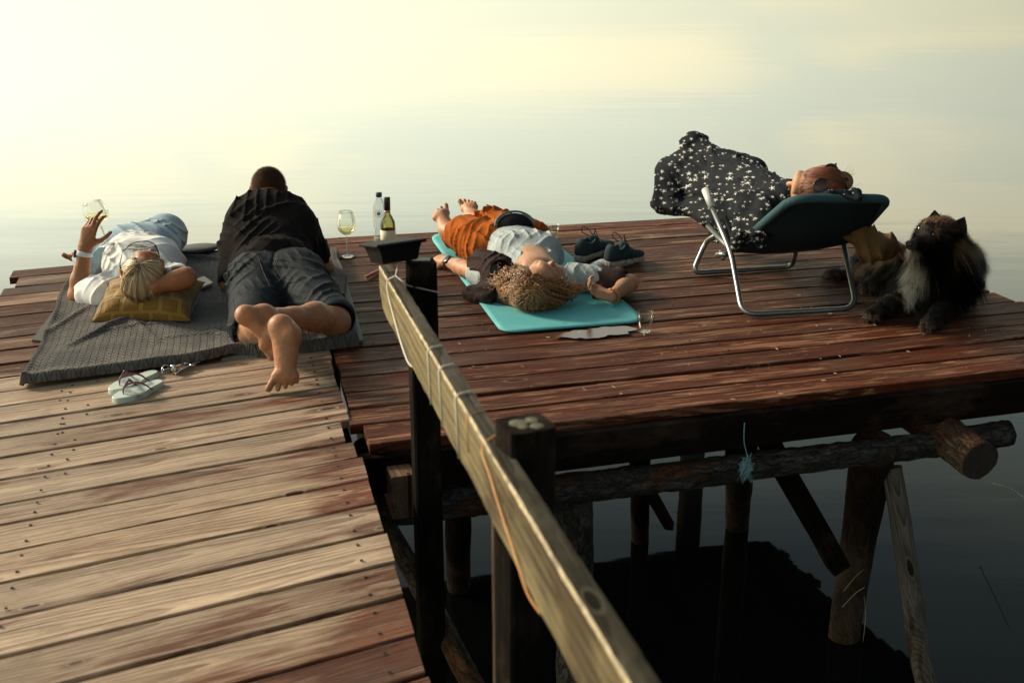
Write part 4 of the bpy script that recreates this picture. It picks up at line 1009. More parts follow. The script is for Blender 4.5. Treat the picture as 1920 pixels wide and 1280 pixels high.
    for q, rr_ in ((-.010, .030), (-.008, .0325), (.008, .0315), (.010, .029)):
        for k_ in range(20): a_ = 2 * math.pi * k_ / 20; vs.append(Vector(wc) + Mx @ Vector((q, math.cos(a_) * rr_, math.sin(a_) * rr_)))
    for i in range(3):
        for k_ in range(20): fs.append((i * 20 + k_, i * 20 + (k_ + 1) % 20, (i + 1) * 20 + (k_ + 1) % 20, (i + 1) * 20 + k_))
    blk = simple('black_rubber', (.02, .018, .018), .45, vary=.1)
    wt = mesh_ob('watch_strap', vs, fs, blk, t, True)
    nn_ = nrmz((-.2, -.75, .62)); g = Geo(); g.lathe([(.0001, .0), (.021, .0), (.0225, .004), (.022, .009), (.018, .0105), (.0001, .0105)], 24, frame(Vector(wc + nn_ * .030), Vector(wc + nn_ * .030) + Vector(ax), Vector(nn_)))
    g.ob('watch_case', simple('dark_watch_face', (.012, .012, .014), .2, vary=0), wt)
    ax = nrmz(wR - eR); bc = wR - ax * .015; Mx = frame(Vector(bc), Vector(bc + ax), Vector((0, 0, 1))).to_3x3(); pts = []
    for k_ in range(60): a_ = 2 * math.pi * k_ / 60; w_ = .0022 * math.sin(a_ * 15); pts.append(Vector(bc) + Mx @ Vector((w_ + .004 * math.sin(a_), math.cos(a_) * (.031 + .0012 * math.cos(a_ * 15)), math.sin(a_) * .031)))
    g = Geo(); g.tube(pts, .0052, 8, closed=True); g.ob('bracelet', simple('amber_braid', (.45, .16, .025), .6, vary=.3, scale=200), t)
    # pushed-down jacket sleeves
    J_ = SDF((-.34, 4.72, -.005), (.60, 5.36, .26), .005)
    M_j = cloth_mat('dark_plum_cotton', (.045, .030, .030), .2, bump=.35)
    a_, b_ = p3(905, 512, .07), p3(938, 515, .10)
    J_.bone(a_ + np.array([.0, .03, .02]), b_, .075, .075, .02, wide=1.15, side=(0, 0, 1)); J_.bone(p3(935, 505, .12), p3(958, 520, .16), .045, .045, .01, sub=True)
    J_.bone(p3(885, 548, .02), p3(925, 552, .03), .035, .05, .03, wide=1.8, side=X); J_.bone(p3(925, 530, .05), p3(930, 548, .03), .06, .05, .03)
    J_.bone(p3(880, 540, .055), p3(912, 545, .06), .014, .018, .012, sub=True)
    J_.disp(fold(.009, (50, 60, 50), 1., 5, 2.)); J_.disp(fold(.006, (-90, 70, 80), .8, 3, 2.))
    J_.ob('jacket_sleeve', M_j, t)
    J_ = SDF((.2, 4.85, -.005), (.60, 5.36, .26), .005)
    u_ = nrmz(eR - sR); q = sR + (eR - sR) * .52
    J_.bone(q - u_ * .015, q + u_ * .06, .060, .066, .02); J_.bone(q - u_ * .1, q + u_ * .15, .045, .050, .008, sub=True); J_.bone(q + np.array([.0, -.02, -.03]), q + np.array([-.03, -.11, -.03]), .035, .03, .03)
    J_.disp(fold(.007, (80, 60, 50), .9, 5, 2.)); J_.disp(fold(.006, (-90, 70, 80), .8, 3, 2.))
    J_.ob('jacket_sleeve', M_j, t)
woman_mid()
# ================================================================== lounger with a woman under a starred blanket
M_tube = simple('grey_metal_tube', (.22, .24, .24), .32, .85, vary=.15, scale=30)
M_sling = cloth_mat('dark_teal_sling', (.012, .029, .036), .12, weave=1400, rough=.8)
M_hem = cloth_mat('teal_hem', (.038, .085, .10), .12, weave=1400, rough=.75)
def lounger():
    t = empty('folding_lounger', (1.25, 5.0, 0), 'folding lounger with dark teal sling and grey tube frame', 'lounger')
    r_ = .0125
    A, B = P(1392, 590, r_), P(1606, 578, r_)                      # front floor tube
    C_, D_ = P(1298, 512, r_), P(1485, 500, r_)                    # rear floor tube
    TL, TR = Q(1486, 372, 4.56), Q(1668, 372, 4.62)                # top of the back
    BL, BR = Q(1372, 470, 5.12), Q(1598, 452, 5.16)                # hinge of back and seat
    def rounded(pts, rad=.06, n=6):
        out = [Vector(pts[0])]
        for i in range(1, len(pts) - 1):
            p = Vector(pts[i]); a = (Vector(pts[i - 1]) - p).normalized() * rad; b = (Vector(pts[i + 1]) - p).normalized() * rad
            for k in range(n + 1): u = k / n; out.append((p + a) * (1 - u) ** 2 + p * 2 * u * (1 - u) + (p + b) * u ** 2)
        out.append(Vector(pts[-1])); return out
    armL_top = Q(1322, 356, 5.42); hl = Q(1370, 472, 5.10); hr = Q(1583, 462, 5.14)
    g = Geo(); g.tube(rounded([armL_top, hl + (hl - armL_top) * .02, A, B, hr, hr + (hr - B) * .5], .07), r_, 10); g.ob('leg', M_tube, t)
    j = Q(1352, 436, 5.36); k2 = Q(1324, 452, 5.52)
    g = Geo(); g.tube(rounded([j, k2, C_, D_, Q(1494, 462, 5.42)], .05), r_, 10); g.ob('leg', M_tube, t)
    g = Geo(); g.tube([armL_top, armL_top + (hl - armL_top) * .30], .0175, 12); g.ob('arm_grip', simple('pale_grip', (.42, .44, .42), .5, vary=.08), t)
    # sling frame and seat
    ux = (TR - TL).normalized()
    foot_l, foot_r = BL + Vector((-.05, .36, .03)), BR + Vector((-.06, .36, .03))
    g = Geo(); g.tube(rounded([foot_l, BL + Vector((0, 0, .0)), TL, TR, BR, foot_r], .085, 8), .0135, 10); g.ob('back_frame', M_tube, t)
    g = Geo(); g.tube([P(1362, 476, .19), P(1345, 478, .17)], .014, 8); g.tube([P(1352, 470, .19), P(1356, 486, .16)], .010, 8); g.ob('hinge', M_tube, t)
    n, m = 22, 30; V = []
    def corner(u, v):                                              # rounded top corners
        return u, v
    for i in range(n + 1):
        v = i / n
        for k in range(m + 1):
            u = k / m; L = BL.lerp(TL, v); Rr = BR.lerp(TR, v); inset = 0
            if v > .80: q = (v - .80) / .20; inset = .17 * (1 - math.sqrt(max(0, 1 - q ** 2)))
            uu = inset + u * (1 - 2 * inset); p = L.lerp(Rr, uu)
            sag = .055 * math.sin(math.pi * min(1, u)) ** .7 * math.sin(math.pi * min(1, .12 + v * .80)) ; nn = (Rr - L).cross(TL - BL).normalized()
            if nn.y > 0: nn = -nn
            wr = .0025 * math.sin(u * 95) * max(0, v - .72) * 3 * (1 if u > .75 else .3)
            V.append(p + nn * (sag + wr))
    Fc = [(i * (m + 1) + k, i * (m + 1) + k + 1, (i + 1) * (m + 1) + k + 1, (i + 1) * (m + 1) + k) for i in range(n) for k in range(m)]
    o = mesh_ob('sling', V, Fc, M_sling, t, True); md = o.modifiers.new('thick', 'SOLIDIFY'); md.thickness = .006; md.offset = 0
    # padded hem rolled over the frame
    g = Geo(); g.tube(rounded([BL.lerp(TL, .25), TL, TR, BR.lerp(TR, .35)], .085, 8), .0185, 12); g.ob('sling_hem', M_hem, t)
    V = []; n = 10
    for i in range(n + 1):
        v = i / n
        for k in range(13):
            u = k / 12; p = BL.lerp(foot_l, v).lerp(BR.lerp(foot_r, v), u); V.append(p + Vector((0, 0, -.06 * math.sin(math.pi * u) * math.sin(math.pi * (.15 + v * .8)))))
    o = mesh_ob('seat_sling', V, [(i * 13 + k, i * 13 + k + 1, (i + 1) * 13 + k + 1, (i + 1) * 13 + k) for i in range(n) for k in range(12)], M_sling, t, True)
    md = o.modifiers.new('thick', 'SOLIDIFY'); md.thickness = .006
    return TL, TR, BL, BR
TL, TR, BL, BR = lounger()
def star_mat():
    g = NT('navy_star_fabric'); v = g.coord(); sx = g.n('SeparateXYZ', {0: v})
    u = g.math('ADD', sx.outputs[0], g.math('MULTIPLY', sx.outputs[1], .06)); w = g.math('ADD', sx.outputs[2], g.math('MULTIPLY', sx.outputs[1], .30))
    wob = g.noise(g.map(v, (9, 9, 9)), 1., 2, .5, 0, 'Color'); wv = g.n('SeparateXYZ', {0: wob})
    u = g.math('ADD', u, g.math('MULTIPLY', wv.outputs[0], .02)); w = g.math('ADD', w, g.math('MULTIPLY', wv.outputs[1], .02))
    def layer(sc, off, thr, R0):
        p = g.n('CombineXYZ', {0: g.math('ADD', g.math('MULTIPLY', u, sc), off), 1: g.math('ADD', g.math('MULTIPLY', w, sc), off * .7), 2: 0.}).outputs[0]
        vo = g.n('TexVoronoi', {'Vector': p, 'Scale': 1., 'Randomness': .62}, voronoi_dimensions='2D')
        d = g.n('VectorMath', {0: p, 1: vo.outputs['Position']}, operation='SUBTRACT').outputs[0]; ds = g.n('SeparateXYZ', {0: d}); cs = g.n('SeparateColor', {0: vo.outputs['Color']})
        r = g.n('VectorMath', {0: d}, operation='LENGTH').outputs['Value']; a = g.math('ADD', g.math('ARCTAN2', ds.outputs[1], ds.outputs[0]), g.math('MULTIPLY', cs.outputs[0], 6.28))
        f = g.math('ABSOLUTE', g.math('SUBTRACT', g.math('FRACT', g.math('MULTIPLY', a, 5 / (2 * math.pi))), .5))      # 0 at the tip, .5 between tips
        lim = g.math('DIVIDE', R0 * .40, g.math('ADD', .40, g.math('MULTIPLY', f, 2.3)))
        lim = g.math('MULTIPLY', lim, g.rng(cs.outputs[1], 0, 1, .55, 1.15))
        return g.math('MULTIPLY', g.math('LESS_THAN', r, lim), g.math('GREATER_THAN', cs.outputs[2], thr))
    m = g.math('MAXIMUM', layer(31., 0., .34, .37), layer(46., 7.3, .62, .30))
    worn = g.rng(g.noise(v, 160, 2), .35, .5)
    c = g.mix(g.math('MULTIPLY', m, worn), g.mix(g.rng(g.noise(v, 12, 3), .3, .7), (.004, .006, .009), (.009, .013, .018)), (.50, .52, .50))
    g.set(Base_Color=c, Roughness=.85, Specular_IOR_Level=.15, Normal=g.bump(g.noise(v, 30, 3, .6, 1.), .3, .005)); return g.m
M_star = star_mat()
def woman_right():
    t = empty('person', (1.2, 5.2, .3), 'red haired woman reclining in the lounger, sunglasses pushed up on her head', 'person')
    hd = q3(1533, 352, 4.76); upv = nrmz((-.16, -.84, .45)); fcv = nrmz((-.95, .28, .16)); fcv = nrmz(fcv - upv * np.dot(fcv, upv)); sdv = np.cross(upv, fcv)
    hd2 = hd
    nk = hd + np.array([-.03, .13, -.06]); che = np.array([1.17, 5.12, .40]); pel = np.array([1.15, 5.40, .29])
    sL, sR = q3(1475, 410, 4.98), q3(1590, 405, 4.96)
    eR = q3(1634, 466, 4.93); wR = q3(1674, 460, 5.08); eL = q3(1440, 400, 5.06); wL = q3(1475, 378, 4.98)
    kn = [q3(1365, 335, 5.7), q3(1345, 350, 5.7)]; an = [q3(1325, 310, 5.9), q3(1300, 345, 5.9)]
    S_ = SDF((.6, 4.52, .05), (1.78, 6.2, .74), .0055)
    S_.bone(nk, che, .06, .09, .04, wide=1.3, side=(1, 0, 0)); S_.bone(che, pel, .09, .09, .04, wide=1.3, side=(1, 0, 0)); S_.bone(sL, sR, .05, .05, .04); S_.bone(nk, (sL + sR) / 2, .05, .06, .04)
    for k_, a_, q in ((kn[0], an[0], .06), (kn[1], an[1], -.06)): S_.bone(pel + np.array([q, 0, 0]), k_, .075, .05, .03); S_.bone(k_, a_, .048, .035, .02); S_.bone(a_, a_ + np.array([-.02, .03, -.02]), .04, .04, .02)
    S_.bone(sR, eR, .045, .038, .03); S_.bone(eR, wR, .037, .026, .02); S_.bone(sL, eL, .045, .038, .03); S_.bone(eL, wL, .037, .026, .02)
    hand(S_, wR, (.62, .55, -.35), (.3, -.2, -.9), 1, L=.98, curl=(.7, .6, .4)); hand(S_, wL, (.9, -.3, .2), (0, 0, -1), -1, L=.9, curl=(.6, .6, .4))
    at = head(S_, hd, upv, fcv, .97, neck_to=nk, neck_r=.045)
    S_.ob('body', M_skin_pale, t)
    # tan jacket sleeves
    J_ = SDF((1.05, 4.75, .1), (1.78, 5.26, .62), .0055); M_tan = cloth_mat('tan_canvas', (.15, .092, .038), .3, bump=.35)
    J_.bone(sR, eR, .060, .054, .03); J_.bone(eR, eR + (wR - eR) * .72, .055, .048, .03); J_.bone(eR + (wR - eR) * .52, eR + (wR - eR) * .60, .062, .062, .01)
    J_.bone(eR + (wR - eR) * .66, wR + (wR - eR) * .5, .034, .04, .008, sub=True); J_.disp(fold(.016, (60, 30, 110), .7, 4, 1.3)); J_.disp(fold(.012, (110, -40, 60), .8, 14, 1.5)); J_.disp(fold(.008, (-60, 90, 70), .8, 6, 1.8)); J_.ob('jacket_sleeve', M_tan, t)
    J_ = SDF((1.0, 4.8, .25), (1.35, 5.26, .62), .005); J_.bone(q3(1450, 392, 5.02), q3(1480, 376, 4.90), .032, .035, .02); J_.disp(fold(.006, (90, 60, 70), .9, 4, 2.)); J_.ob('jacket_sleeve', simple('beige_sleeve', (.42, .30, .14), .8), t)
    # hair
    H = SDF(hd - .17, hd + .17, .004); H.ell(at(0, -.02, .014), (.083, .095, .093), (sdv, fcv, upv), .01); H.cut(at(0, .066, .05), fcv * .92 - upv * .4); bc0 = q3(1576, 341, 4.72); H.ell(bc0, (.036, .036, .034), None, .02)
    hv, hf = H.mesh(); hc = mesh_ob('hair', hv, hf, simple('hair_base_red', (.06, .018, .008), .7), t, True)
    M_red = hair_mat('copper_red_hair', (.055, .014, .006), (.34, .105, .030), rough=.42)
    r = np.random.RandomState(8); n = 1900; m = 9; T_ = np.linspace(0, 1, m)[None]
    a = r.uniform(-math.pi, math.pi, n); s0 = r.uniform(0, .8, n)
    # combed back from the hairline to the knot behind the crown
    ph = -1.12 + r.normal(size=(n, 1)) * .12 + (s0[:, None] * .9 + T_ * r.uniform(.5, 1.1, (n, 1))) * 1.7; la = r.uniform(-1.35, 1.35, n)[:, None] * (1 - .25 * T_)
    x_ = np.sin(la); cc = np.cos(la); y_ = -np.sin(ph) * cc; z_ = np.cos(ph) * cc
    lift = 1.0 + r.uniform(0, .05, (n, 1))
    lift = lift + .03 * np.sin(la * 7 + 1.5 * np.sin(ph * 2)) + r.uniform(0, .05, (n, 1)) * T_
    Cc = at(0, -.02, .014)[None, None] + (x_ * .084 * lift)[..., None] * sdv + (y_ * .096 * lift)[..., None] * fcv + (z_ * .094 * lift)[..., None] * upv
    R = np.full((n, m), .0015) * (1 - T_ ** 2 * .7); strands('hair_strands', Cc, R, M_red, hc, 3, uvx=r.rand(n) * .6 + .2 * (np.sin(la[:, 0] * 9) * .5 + .5))
    # loose bun
    bc = q3(1578, 341, 4.72); n = 1500; a0 = r.uniform(0, 6.28, (n, 1)); inc = r.uniform(-.9, .9, (n, 1)); aa = a0 + T_ * 2.2
    rad = .046 - .03 * r.rand(n, 1) ** 2.2; ax2 = nrmz(r.normal(size=3) * .1 + np.array([.3, -.8, .4])); e1 = nrmz(np.cross(ax2, (0, 0, 1))); e2 = np.cross(ax2, e1)
    Cb = bc + (np.cos(aa) * rad * np.cos(inc))[..., None] * e1 + (np.sin(aa) * rad * np.cos(inc))[..., None] * e2 * .9 + (np.sin(inc) * rad * .9 + (.046 - rad) * .8 + .0 * T_)[..., None] * -ax2 * -1.
    strands('bun', Cb, np.full((n, m), .0018), hair_mat('light_brown_bun', (.07, .03, .012), (.34, .18, .07)), hc, 3)
    n = 26; d0 = nrmz((1, -.2, .05)); Cf = bc + r.normal(size=(n, 1, 3)) * .024 + d0 * (T_[..., None] * r.uniform(.008, .028, (n, 1, 1))) + r.normal(size=(n, 1, 3)) * .008 * T_[..., None] + np.array([0, 0, .02]) * T_[..., None] ** 2
    strands('loose_hairs', Cf, np.full((n, m), .0004), M_red, hc, 3)
    # sunglasses on top of the head
    sg = Geo(); lens = []; fr = simple('black_plastic', (.012, .010, .010), .3, vary=0)
    sp = empty('sunglasses', at(0, .03, .10), 'round brown-lensed sunglasses resting on red hair', 'sunglasses')
    for (px, py, yy) in ((1556, 321, 4.72), (1538, 348, 4.66)):
        c = q3(px, py, yy); nn = nrmz(c - at(0, 0, -.01)); nn = nrmz(nn + np.array([-.1, -.5, .1])); c = c + nn * .012
        e1 = nrmz(np.array([.75, 0, .65]) - nn * np.dot((.75, 0, .65), nn)); e2 = np.cross(nn, e1); ring = [Vector(c + e1 * math.cos(k / 28 * 6.2832) * .030 + e2 * math.sin(k / 28 * 6.2832) * .025) for k in range(28)]
        g2 = Geo(); g2.tube(ring, .0028, 6, closed=True); g2.ob('rim', fr, sp)
        V = [Vector(c + nn * .004)] + ring; mesh_ob('lens', V, [(0, 1 + k, 1 + (k + 1) % 28) for k in range(28)], simple('brown_lens', (.035, .012, .009), .2, vary=0, spec=.4), sp, True)
        lens.append(c)
    g2 = Geo(); c0, c1 = [Vector(x) for x in lens]; d = (c1 - c0).normalized(); g2.tube([c0 + d * .026, (c0 + c1) / 2 + Vector((0, -.008, .004)), c1 - d * .026], .003, 6)
    g2.ob('bridge', fr, sp)
    g2 = Geo(); g2.tube([c0 - d * .03, c0 - d * .034 + Vector((.012, .02, .0)), c0 + Vector((.03, .06, -.02))], .0028, 6); g2.ob('temple', fr, sp)
    # blanket
    bk = empty('blanket', (1.0, 5.6, .2), 'navy blanket with white stars draped over the woman in the lounger', 'blanket')
    W = SDF((.55, 4.72, .02), (1.42, 6.36, .78), .006)
    pk = q3(1302, 268, 5.95); sh = q3(1250, 318, 6.02); w1 = q3(1400, 335, 5.55); w2 = q3(1462, 372, 5.12)
    W.bone(pk, w1, .035, .085, .06); W.bone(w1, w2, .085, .075, .06); W.bone(pk, q3(1330, 330, 5.9), .04, .09, .06); W.bone(q3(1330, 335, 5.85), q3(1420, 395, 5.35), .10, .11, .07)
    W.bone(sh, q3(1330, 340, 5.85), .032, .09, .06); W.bone(sh, q3(1238, 384, 6.0), .035, .03, .05, wide=1.5, side=(1, 0, 0)); W.bone(q3(1262, 340, 5.98), q3(1268, 382, 5.92), .06, .04, .05); W.bone(q3(1240, 384, 6.), q3(1330, 398, 5.8), .03, .045, .05); W.bone(pk, q3(1272, 330, 6.0), .03, .06, .06); W.bone(q3(1300, 300, 5.97), q3(1262, 322, 6.0), .055, .05, .06)
    W.bone(q3(1330, 350, 5.8), q3(1322, 405, 5.65), .08, .03, .06); W.bone(q3(1370, 390, 5.5), q3(1362, 442, 5.42), .08, .035, .05)
    W.bone(q3(1410, 400, 5.22), q3(1400, 452, 5.12), .075, .035, .05); W.bone(q3(1440, 395, 5.06), q3(1430, 452, 4.98), .045, .03, .04); W.bone(q3(1420, 372, 5.3), q3(1500, 372, 4.98), .07, .05, .05)
    W.bone(q3(1490, 358, 4.98), q3(1440, 375, 5.1), .045, .065, .04); W.bone(q3(1482, 392, 4.94), q3(1440, 420, 5.0), .06, .06, .04); W.bone(q3(1500, 378, 4.86), q3(1450, 405, 4.98), .035, .06, .04)
    W.bone(q3(1404, 392, 5.0), q3(1384, 452, 4.99), .055, .035, .04); W.bone(q3(1440, 385, 4.90), q3(1420, 446, 4.87), .048, .030, .04); W.bone(q3(1484, 362, 4.90), q3(1415, 385, 5.02), .06, .075, .04); W.bone(q3(1450, 400, 4.88), q3(1400, 425, 4.95), .05, .05, .04); W.bone(q3(1340, 400, 5.55), q3(1345, 440, 5.46), .06, .03, .05); W.bone(q3(1385, 410, 5.3), q3(1385, 458, 5.2), .06, .03, .05); W.bone(q3(1300, 385, 5.8), q3(1330, 410, 5.6), .05, .04, .05)
    W.disp(fold(.016, (34, 20, 50), 1., 7, 1.6)); W.disp(fold(.014, (64, 10, 30), .9, 17, 1.8, lambda X, Y, Z: (Y < 5.8))); W.disp(fold(.009, (70, 40, -60), .9, 5, 2.)); W.disp(fold(.005, (120, 40, 90), .8, 2, 2.))
    W.ob('cover', M_star, bk)
    # corner of the blanket over the top tube
    C = SDF((1.1, 4.3, .45), (1.55, 4.75, .68), .005); a_, b_ = q3(1556, 364, 4.60), q3(1606, 362, 4.60)
    C.bone(a_, b_, .014, .018, .02); C.bone(b_, q3(1612, 372, 4.55), .016, .008, .02); C.bone(q3(1570, 364, 4.6), q3(1608, 374, 4.55), .012, .008, .02); C.bone(q3(1530, 366, 4.64), a_, .008, .014, .02); C.disp(fold(.004, (120, 40, 90), .8, 2, 2.)); C.ob('folded_corner', M_star, bk)
woman_right()

# ================================================================== dog
def dog():
    t = empty('dog', (1.7, 5.0, 0), 'fluffy black and brown dog lying beside the lounger with white chest', 'dog')
    S_ = SDF((1.3, 4.52, -.01), (2.12, 5.75, .58), .0055)
    hd = q3(1756, 440, 4.78); fcv = nrmz(np.array([-.84, -.50, .02])); upv = nrmz(np.array([.08, -.12, .98])); upv = nrmz(upv - fcv * np.dot(fcv, upv)); sd_v = np.cross(fcv, upv)
    ch = q3(1765, 515, 4.95); rp = q3(1650, 508, 5.38)
    S_.ell(ch, (.125, .15, .14), None, .06); S_.bone(ch + np.array([-.02, .06, -.02]), rp, .115, .11, .08); S_.ell(rp, (.12, .14, .11), None, .05)
    S_.bone(ch + np.array([.0, -.04, .04]), hd + np.array([.03, .02, -.03]), .12, .085, .05)
    S_.ell(ch + np.array([.09, .0, .04]), (.075, .09, .11), None, .05); S_.ell(q3(1725, 560, 4.97), (.10, .10, .10), None, .05); S_.ell(q3(1775, 565, 4.95), (.08, .10, .10), None, .05)
    A = (fcv, sd_v, upv)
    S_.ell(hd, (.085, .072, .072), A, .03); S_.ell(hd + fcv * .045 - upv * .012, (.055, .05, .05), A, .03)
    S_.bone(hd + fcv * .06 - upv * .022, hd + fcv * .135 - upv * .034, .036, .023, .02, wide=1.05, side=sd_v); S_.bone(hd + fcv * .05 - upv * .052, hd + fcv * .115 - upv * .056, .022, .013, .01)
    S_.bone(hd + fcv * .06 - upv * .047, hd + fcv * .14 - upv * .050, .0035, .0035, .004, sub=True)
    for q in (-1, 1):
        S_.ell(hd + fcv * .062 + sd_v * q * .036 + upv * .022, (.009, .009, .007), A, .012, True)
        S_.ell(hd + sd_v * q * .05 - fcv * .005 - upv * .01, (.04, .035, .045), A, .02)
    # legs
    pa, pb = p3(1636, 588, .03), p3(1742, 604, .03); ea, eb = q3(1700, 555, 5.0), q3(1785, 560, 4.92)
    S_.bone(ch + np.array([-.08, .0, -.02]), ea, .07, .05, .04); S_.bone(ea, pa, .05, .030, .03); S_.bone(ch + np.array([.05, -.02, -.04]), eb, .075, .05, .04); S_.bone(eb, pb, .055, .032, .03)
    rpw = p3(1562, 513, .03); S_.bone(rp + np.array([.0, .0, -.04]), q3(1625, 515, 5.42), .09, .05, .04); S_.bone(q3(1620, 520, 5.42), rpw, .035, .024, .02)
    S_.bone(rp + np.array([.02, -.1, -.03]), q3(1640, 540, 5.15), .10, .06, .05)
    for pw, dr in ((pa, (-.5, -.85, 0)), (pb, (-.35, -.93, 0)), (rpw, (-.95, -.3, 0))):
        dr = nrmz(dr); sv_ = np.cross(dr, (0, 0, 1)); S_.ell(pw, (.038, .034, .024), None, .01)
        for k in (-1.5, -.5, .5, 1.5): S_.bone(pw + sv_ * k * .013, pw + dr * (.046 - abs(k) * .006) + sv_ * k * .015 - np.array([0, 0, .012]), .0125, .0115, .005)
    v, f = S_.mesh()
    Mb = NT('dog_skin_black'); Mb.set(Base_Color=(.012, .009, .007), Roughness=.8); body = mesh_ob('body', v, f, Mb.m, t, True)
    # ears
    for (bx, by, tx, ty, y_) in ((1752, 430, 1752, 399, 4.80), (1790, 440, 1806, 411, 4.74)):
        b = q3(bx, by, y_); tp = q3(tx, ty, y_ + .01); tp = tp + (tp - b) * .12; ax = tp - b; w_ = nrmz(np.cross(ax, (-.5, -.8, 0))) * .043; nn = nrmz(np.cross(w_, ax)); V = []; Fc = []
        if nn[1] > 0: nn = -nn
        for i in range(7):
            s_ = i / 6; ww = (1 - s_ ** 1.7) + .02
            for k in range(7): u = k / 3 - 1; V.append(b + ax * s_ + w_ * u * ww - nn * (1 - u * u) * .014 * (1 - s_))
        for i in range(6):
            for k in range(6): Fc.append((i * 7 + k, i * 7 + k + 1, (i + 1) * 7 + k + 1, (i + 1) * 7 + k))
        ear = mesh_ob('ear', V, Fc, simple('ear_black', (.006, .005, .004), .8, vary=.3), t, True); md = ear.modifiers.new('thick', 'SOLIDIFY'); md.thickness = .007
        va = np.array([list(x) for x in V], dtype=np.float32); fa = np.array(Fc)
        fuzz('ear_fur', va, fa, 900, .012, .0007, M_fur(), ear, lambda p, n_: n_ * .5 + ax[None] * 8, uvfn=lambda p, r: r.rand(len(p)) * .12, lnfn=lambda p: np.full(len(p), .011))
    cen = ch
    def flow(p, n_):
        d = n_ * .75 + np.array([.02, .12, -.75])
        toh = p - hd; near = np.exp(-(np.linalg.norm(toh, axis=1) / .13) ** 2)[:, None]
        cl = np.stack([np.sin(p[:, 1] * 75 + p[:, 2] * 50), np.sin(p[:, 0] * 80 + p[:, 2] * 60), .5 * np.sin(p[:, 0] * 70 + p[:, 1] * 55)], 1) * .38
        return (d + cl) * (1 - near) + near * (n_ * .55 - fcv * 1.0)
    def ln(p):
        dh = np.linalg.norm(p - hd, axis=1); mz = np.linalg.norm(p - (hd + fcv * .12), axis=1)
        L = .055 + .02 * np.sin(p[:, 0] * 40 + p[:, 2] * 30); L = np.where(dh < .10, .030, L); L = np.where(mz < .065, .006, L); L = np.where(p[:, 2] < .05, .022, L)
        ruff = np.exp(-((dh - .16) / .07) ** 2); return L + ruff * .03 * (p[:, 2] > .12)
    wc, wc2 = q3(1722, 505, 4.80), q3(1712, 555, 4.84)
    def tone(p, r):
        u = r.beta(1.0, 8, len(p)) * .40
        dv = np.linalg.norm((p - wc) * np.array([1.5, .6, 1.]), axis=1); dv2 = np.linalg.norm((p - wc2) * np.array([1.6, .6, 1.]), axis=1)
        white = (np.minimum(dv, dv2 * 1.05) < .058 + .012 * r.rand(len(p))) & (p[:, 1] < ch[1]); u = np.where(white, .86 + .14 * r.rand(len(p)), u)
        sx_ = np.sin(p[:, 0] * 17 + p[:, 1] * 9) + np.sin(p[:, 2] * 23 + p[:, 1] * 13); tan = (sx_ > .85) & (p[:, 1] > 4.86) & ~white; u = np.where(tan, .32 + .3 * r.rand(len(p)), u)
        cr = hd + upv * .06 - fcv * .02; top = (np.linalg.norm(p - cr, axis=1) < .075); u = np.where(top & ~white, .22 + .25 * r.rand(len(p)), u)
        ck = np.linalg.norm(p - (hd + sd_v * .07 - fcv * .03 - upv * .02), axis=1) < .04; ck2 = np.linalg.norm(p - (hd - sd_v * .07 - fcv * .03 - upv * .02), axis=1) < .04
        u = np.where(ck | ck2, .45 + .2 * r.rand(len(p)), u)
        brow = (np.linalg.norm(p - (hd + fcv * .062 + sd_v * .033 + upv * .045), axis=1) < .013) | (np.linalg.norm(p - (hd + fcv * .062 - sd_v * .033 + upv * .045), axis=1) < .013); u = np.where(brow, .5, u)
        lip = np.linalg.norm(p - (hd + fcv * .125 - upv * .052), axis=1) < .028; u = np.where(lip & (r.rand(len(p)) < .75), .82, u)
        u = np.where((p[:, 2] < .05) & (r.rand(len(p)) < .3), .5, u)
        return u
    nose_ = hd + fcv * .155 - upv * .022
    fuzz('fur', v, f, 62000, .05, .00085, M_fur(), body, flow, m=4, uvfn=tone, lnfn=ln, bend=lambda p, n_: np.tile(np.array([0, .0, -.45]), (len(p), 1)), sel=lambda c, n_: (np.linalg.norm(c - nose_, axis=1) > .026) * 1. * (1 + 2.0 * (np.linalg.norm(c - hd, axis=1) < .14)), seed=4)
    g = Geo(); 
    N_ = SDF(nose_ - .04, nose_ + .04, .0025); N_.ell(nose_, (.015, .018, .013), A, .004)
    for q in (-1, 1): N_.ell(nose_ + fcv * .013 + sd_v * q * .008 - upv * .001, (.005, .004, .0035), A, .002, True)
    N_.ob('nose', simple('wet_black_nose', (.012, .012, .013), .22, vary=0), t)
    for q in (-1, 1):
        e = hd + fcv * .064 + sd_v * q * .036 + upv * .020; E = SDF(e - .02, e + .02, .0022); E.ell(e + fcv * .003, (.0095, .0095, .0095), None, .002); E.ob('eye', simple('dark_eye', (.07, .03, .010), .05, vary=0, spec=.9), t)
    # collar
    g = Geo(); cc = q3(1678, 478, 5.02); g.tube([cc + np.array([-.03, .05, .02]), cc + np.array([-.012, -.01, .03]), cc + np.array([.02, -.03, .0]), cc + np.array([.05, -.02, -.03])], .012, 8, flat=.4); g.ob('collar', simple('red_collar', (.30, .05, .02), .6), t)
_mf = []
def M_fur():
    if not _mf:
        g = NT('dog_fur'); uv = g.n('SeparateXYZ', {0: g.coord('UV')}); cr = g.n('ValToRGB', {0: uv.outputs[0]}); e = cr.color_ramp
        for p, c in ((.25, (.022, .012, .007)), (.45, (.20, .12, .06)), (.62, (.42, .28, .15)), (.80, (.62, .56, .47))): x = e.elements.new(p); x.color = (*c, 1)
        e.elements[0].color = (.0035, .003, .003, 1); e.elements[-1].color = (.80, .77, .70, 1)
        g.set(Base_Color=cr.outputs[0], Roughness=.6, Specular_IOR_Level=.12); _mf.append(g.m)
    return _mf[0]
dog()
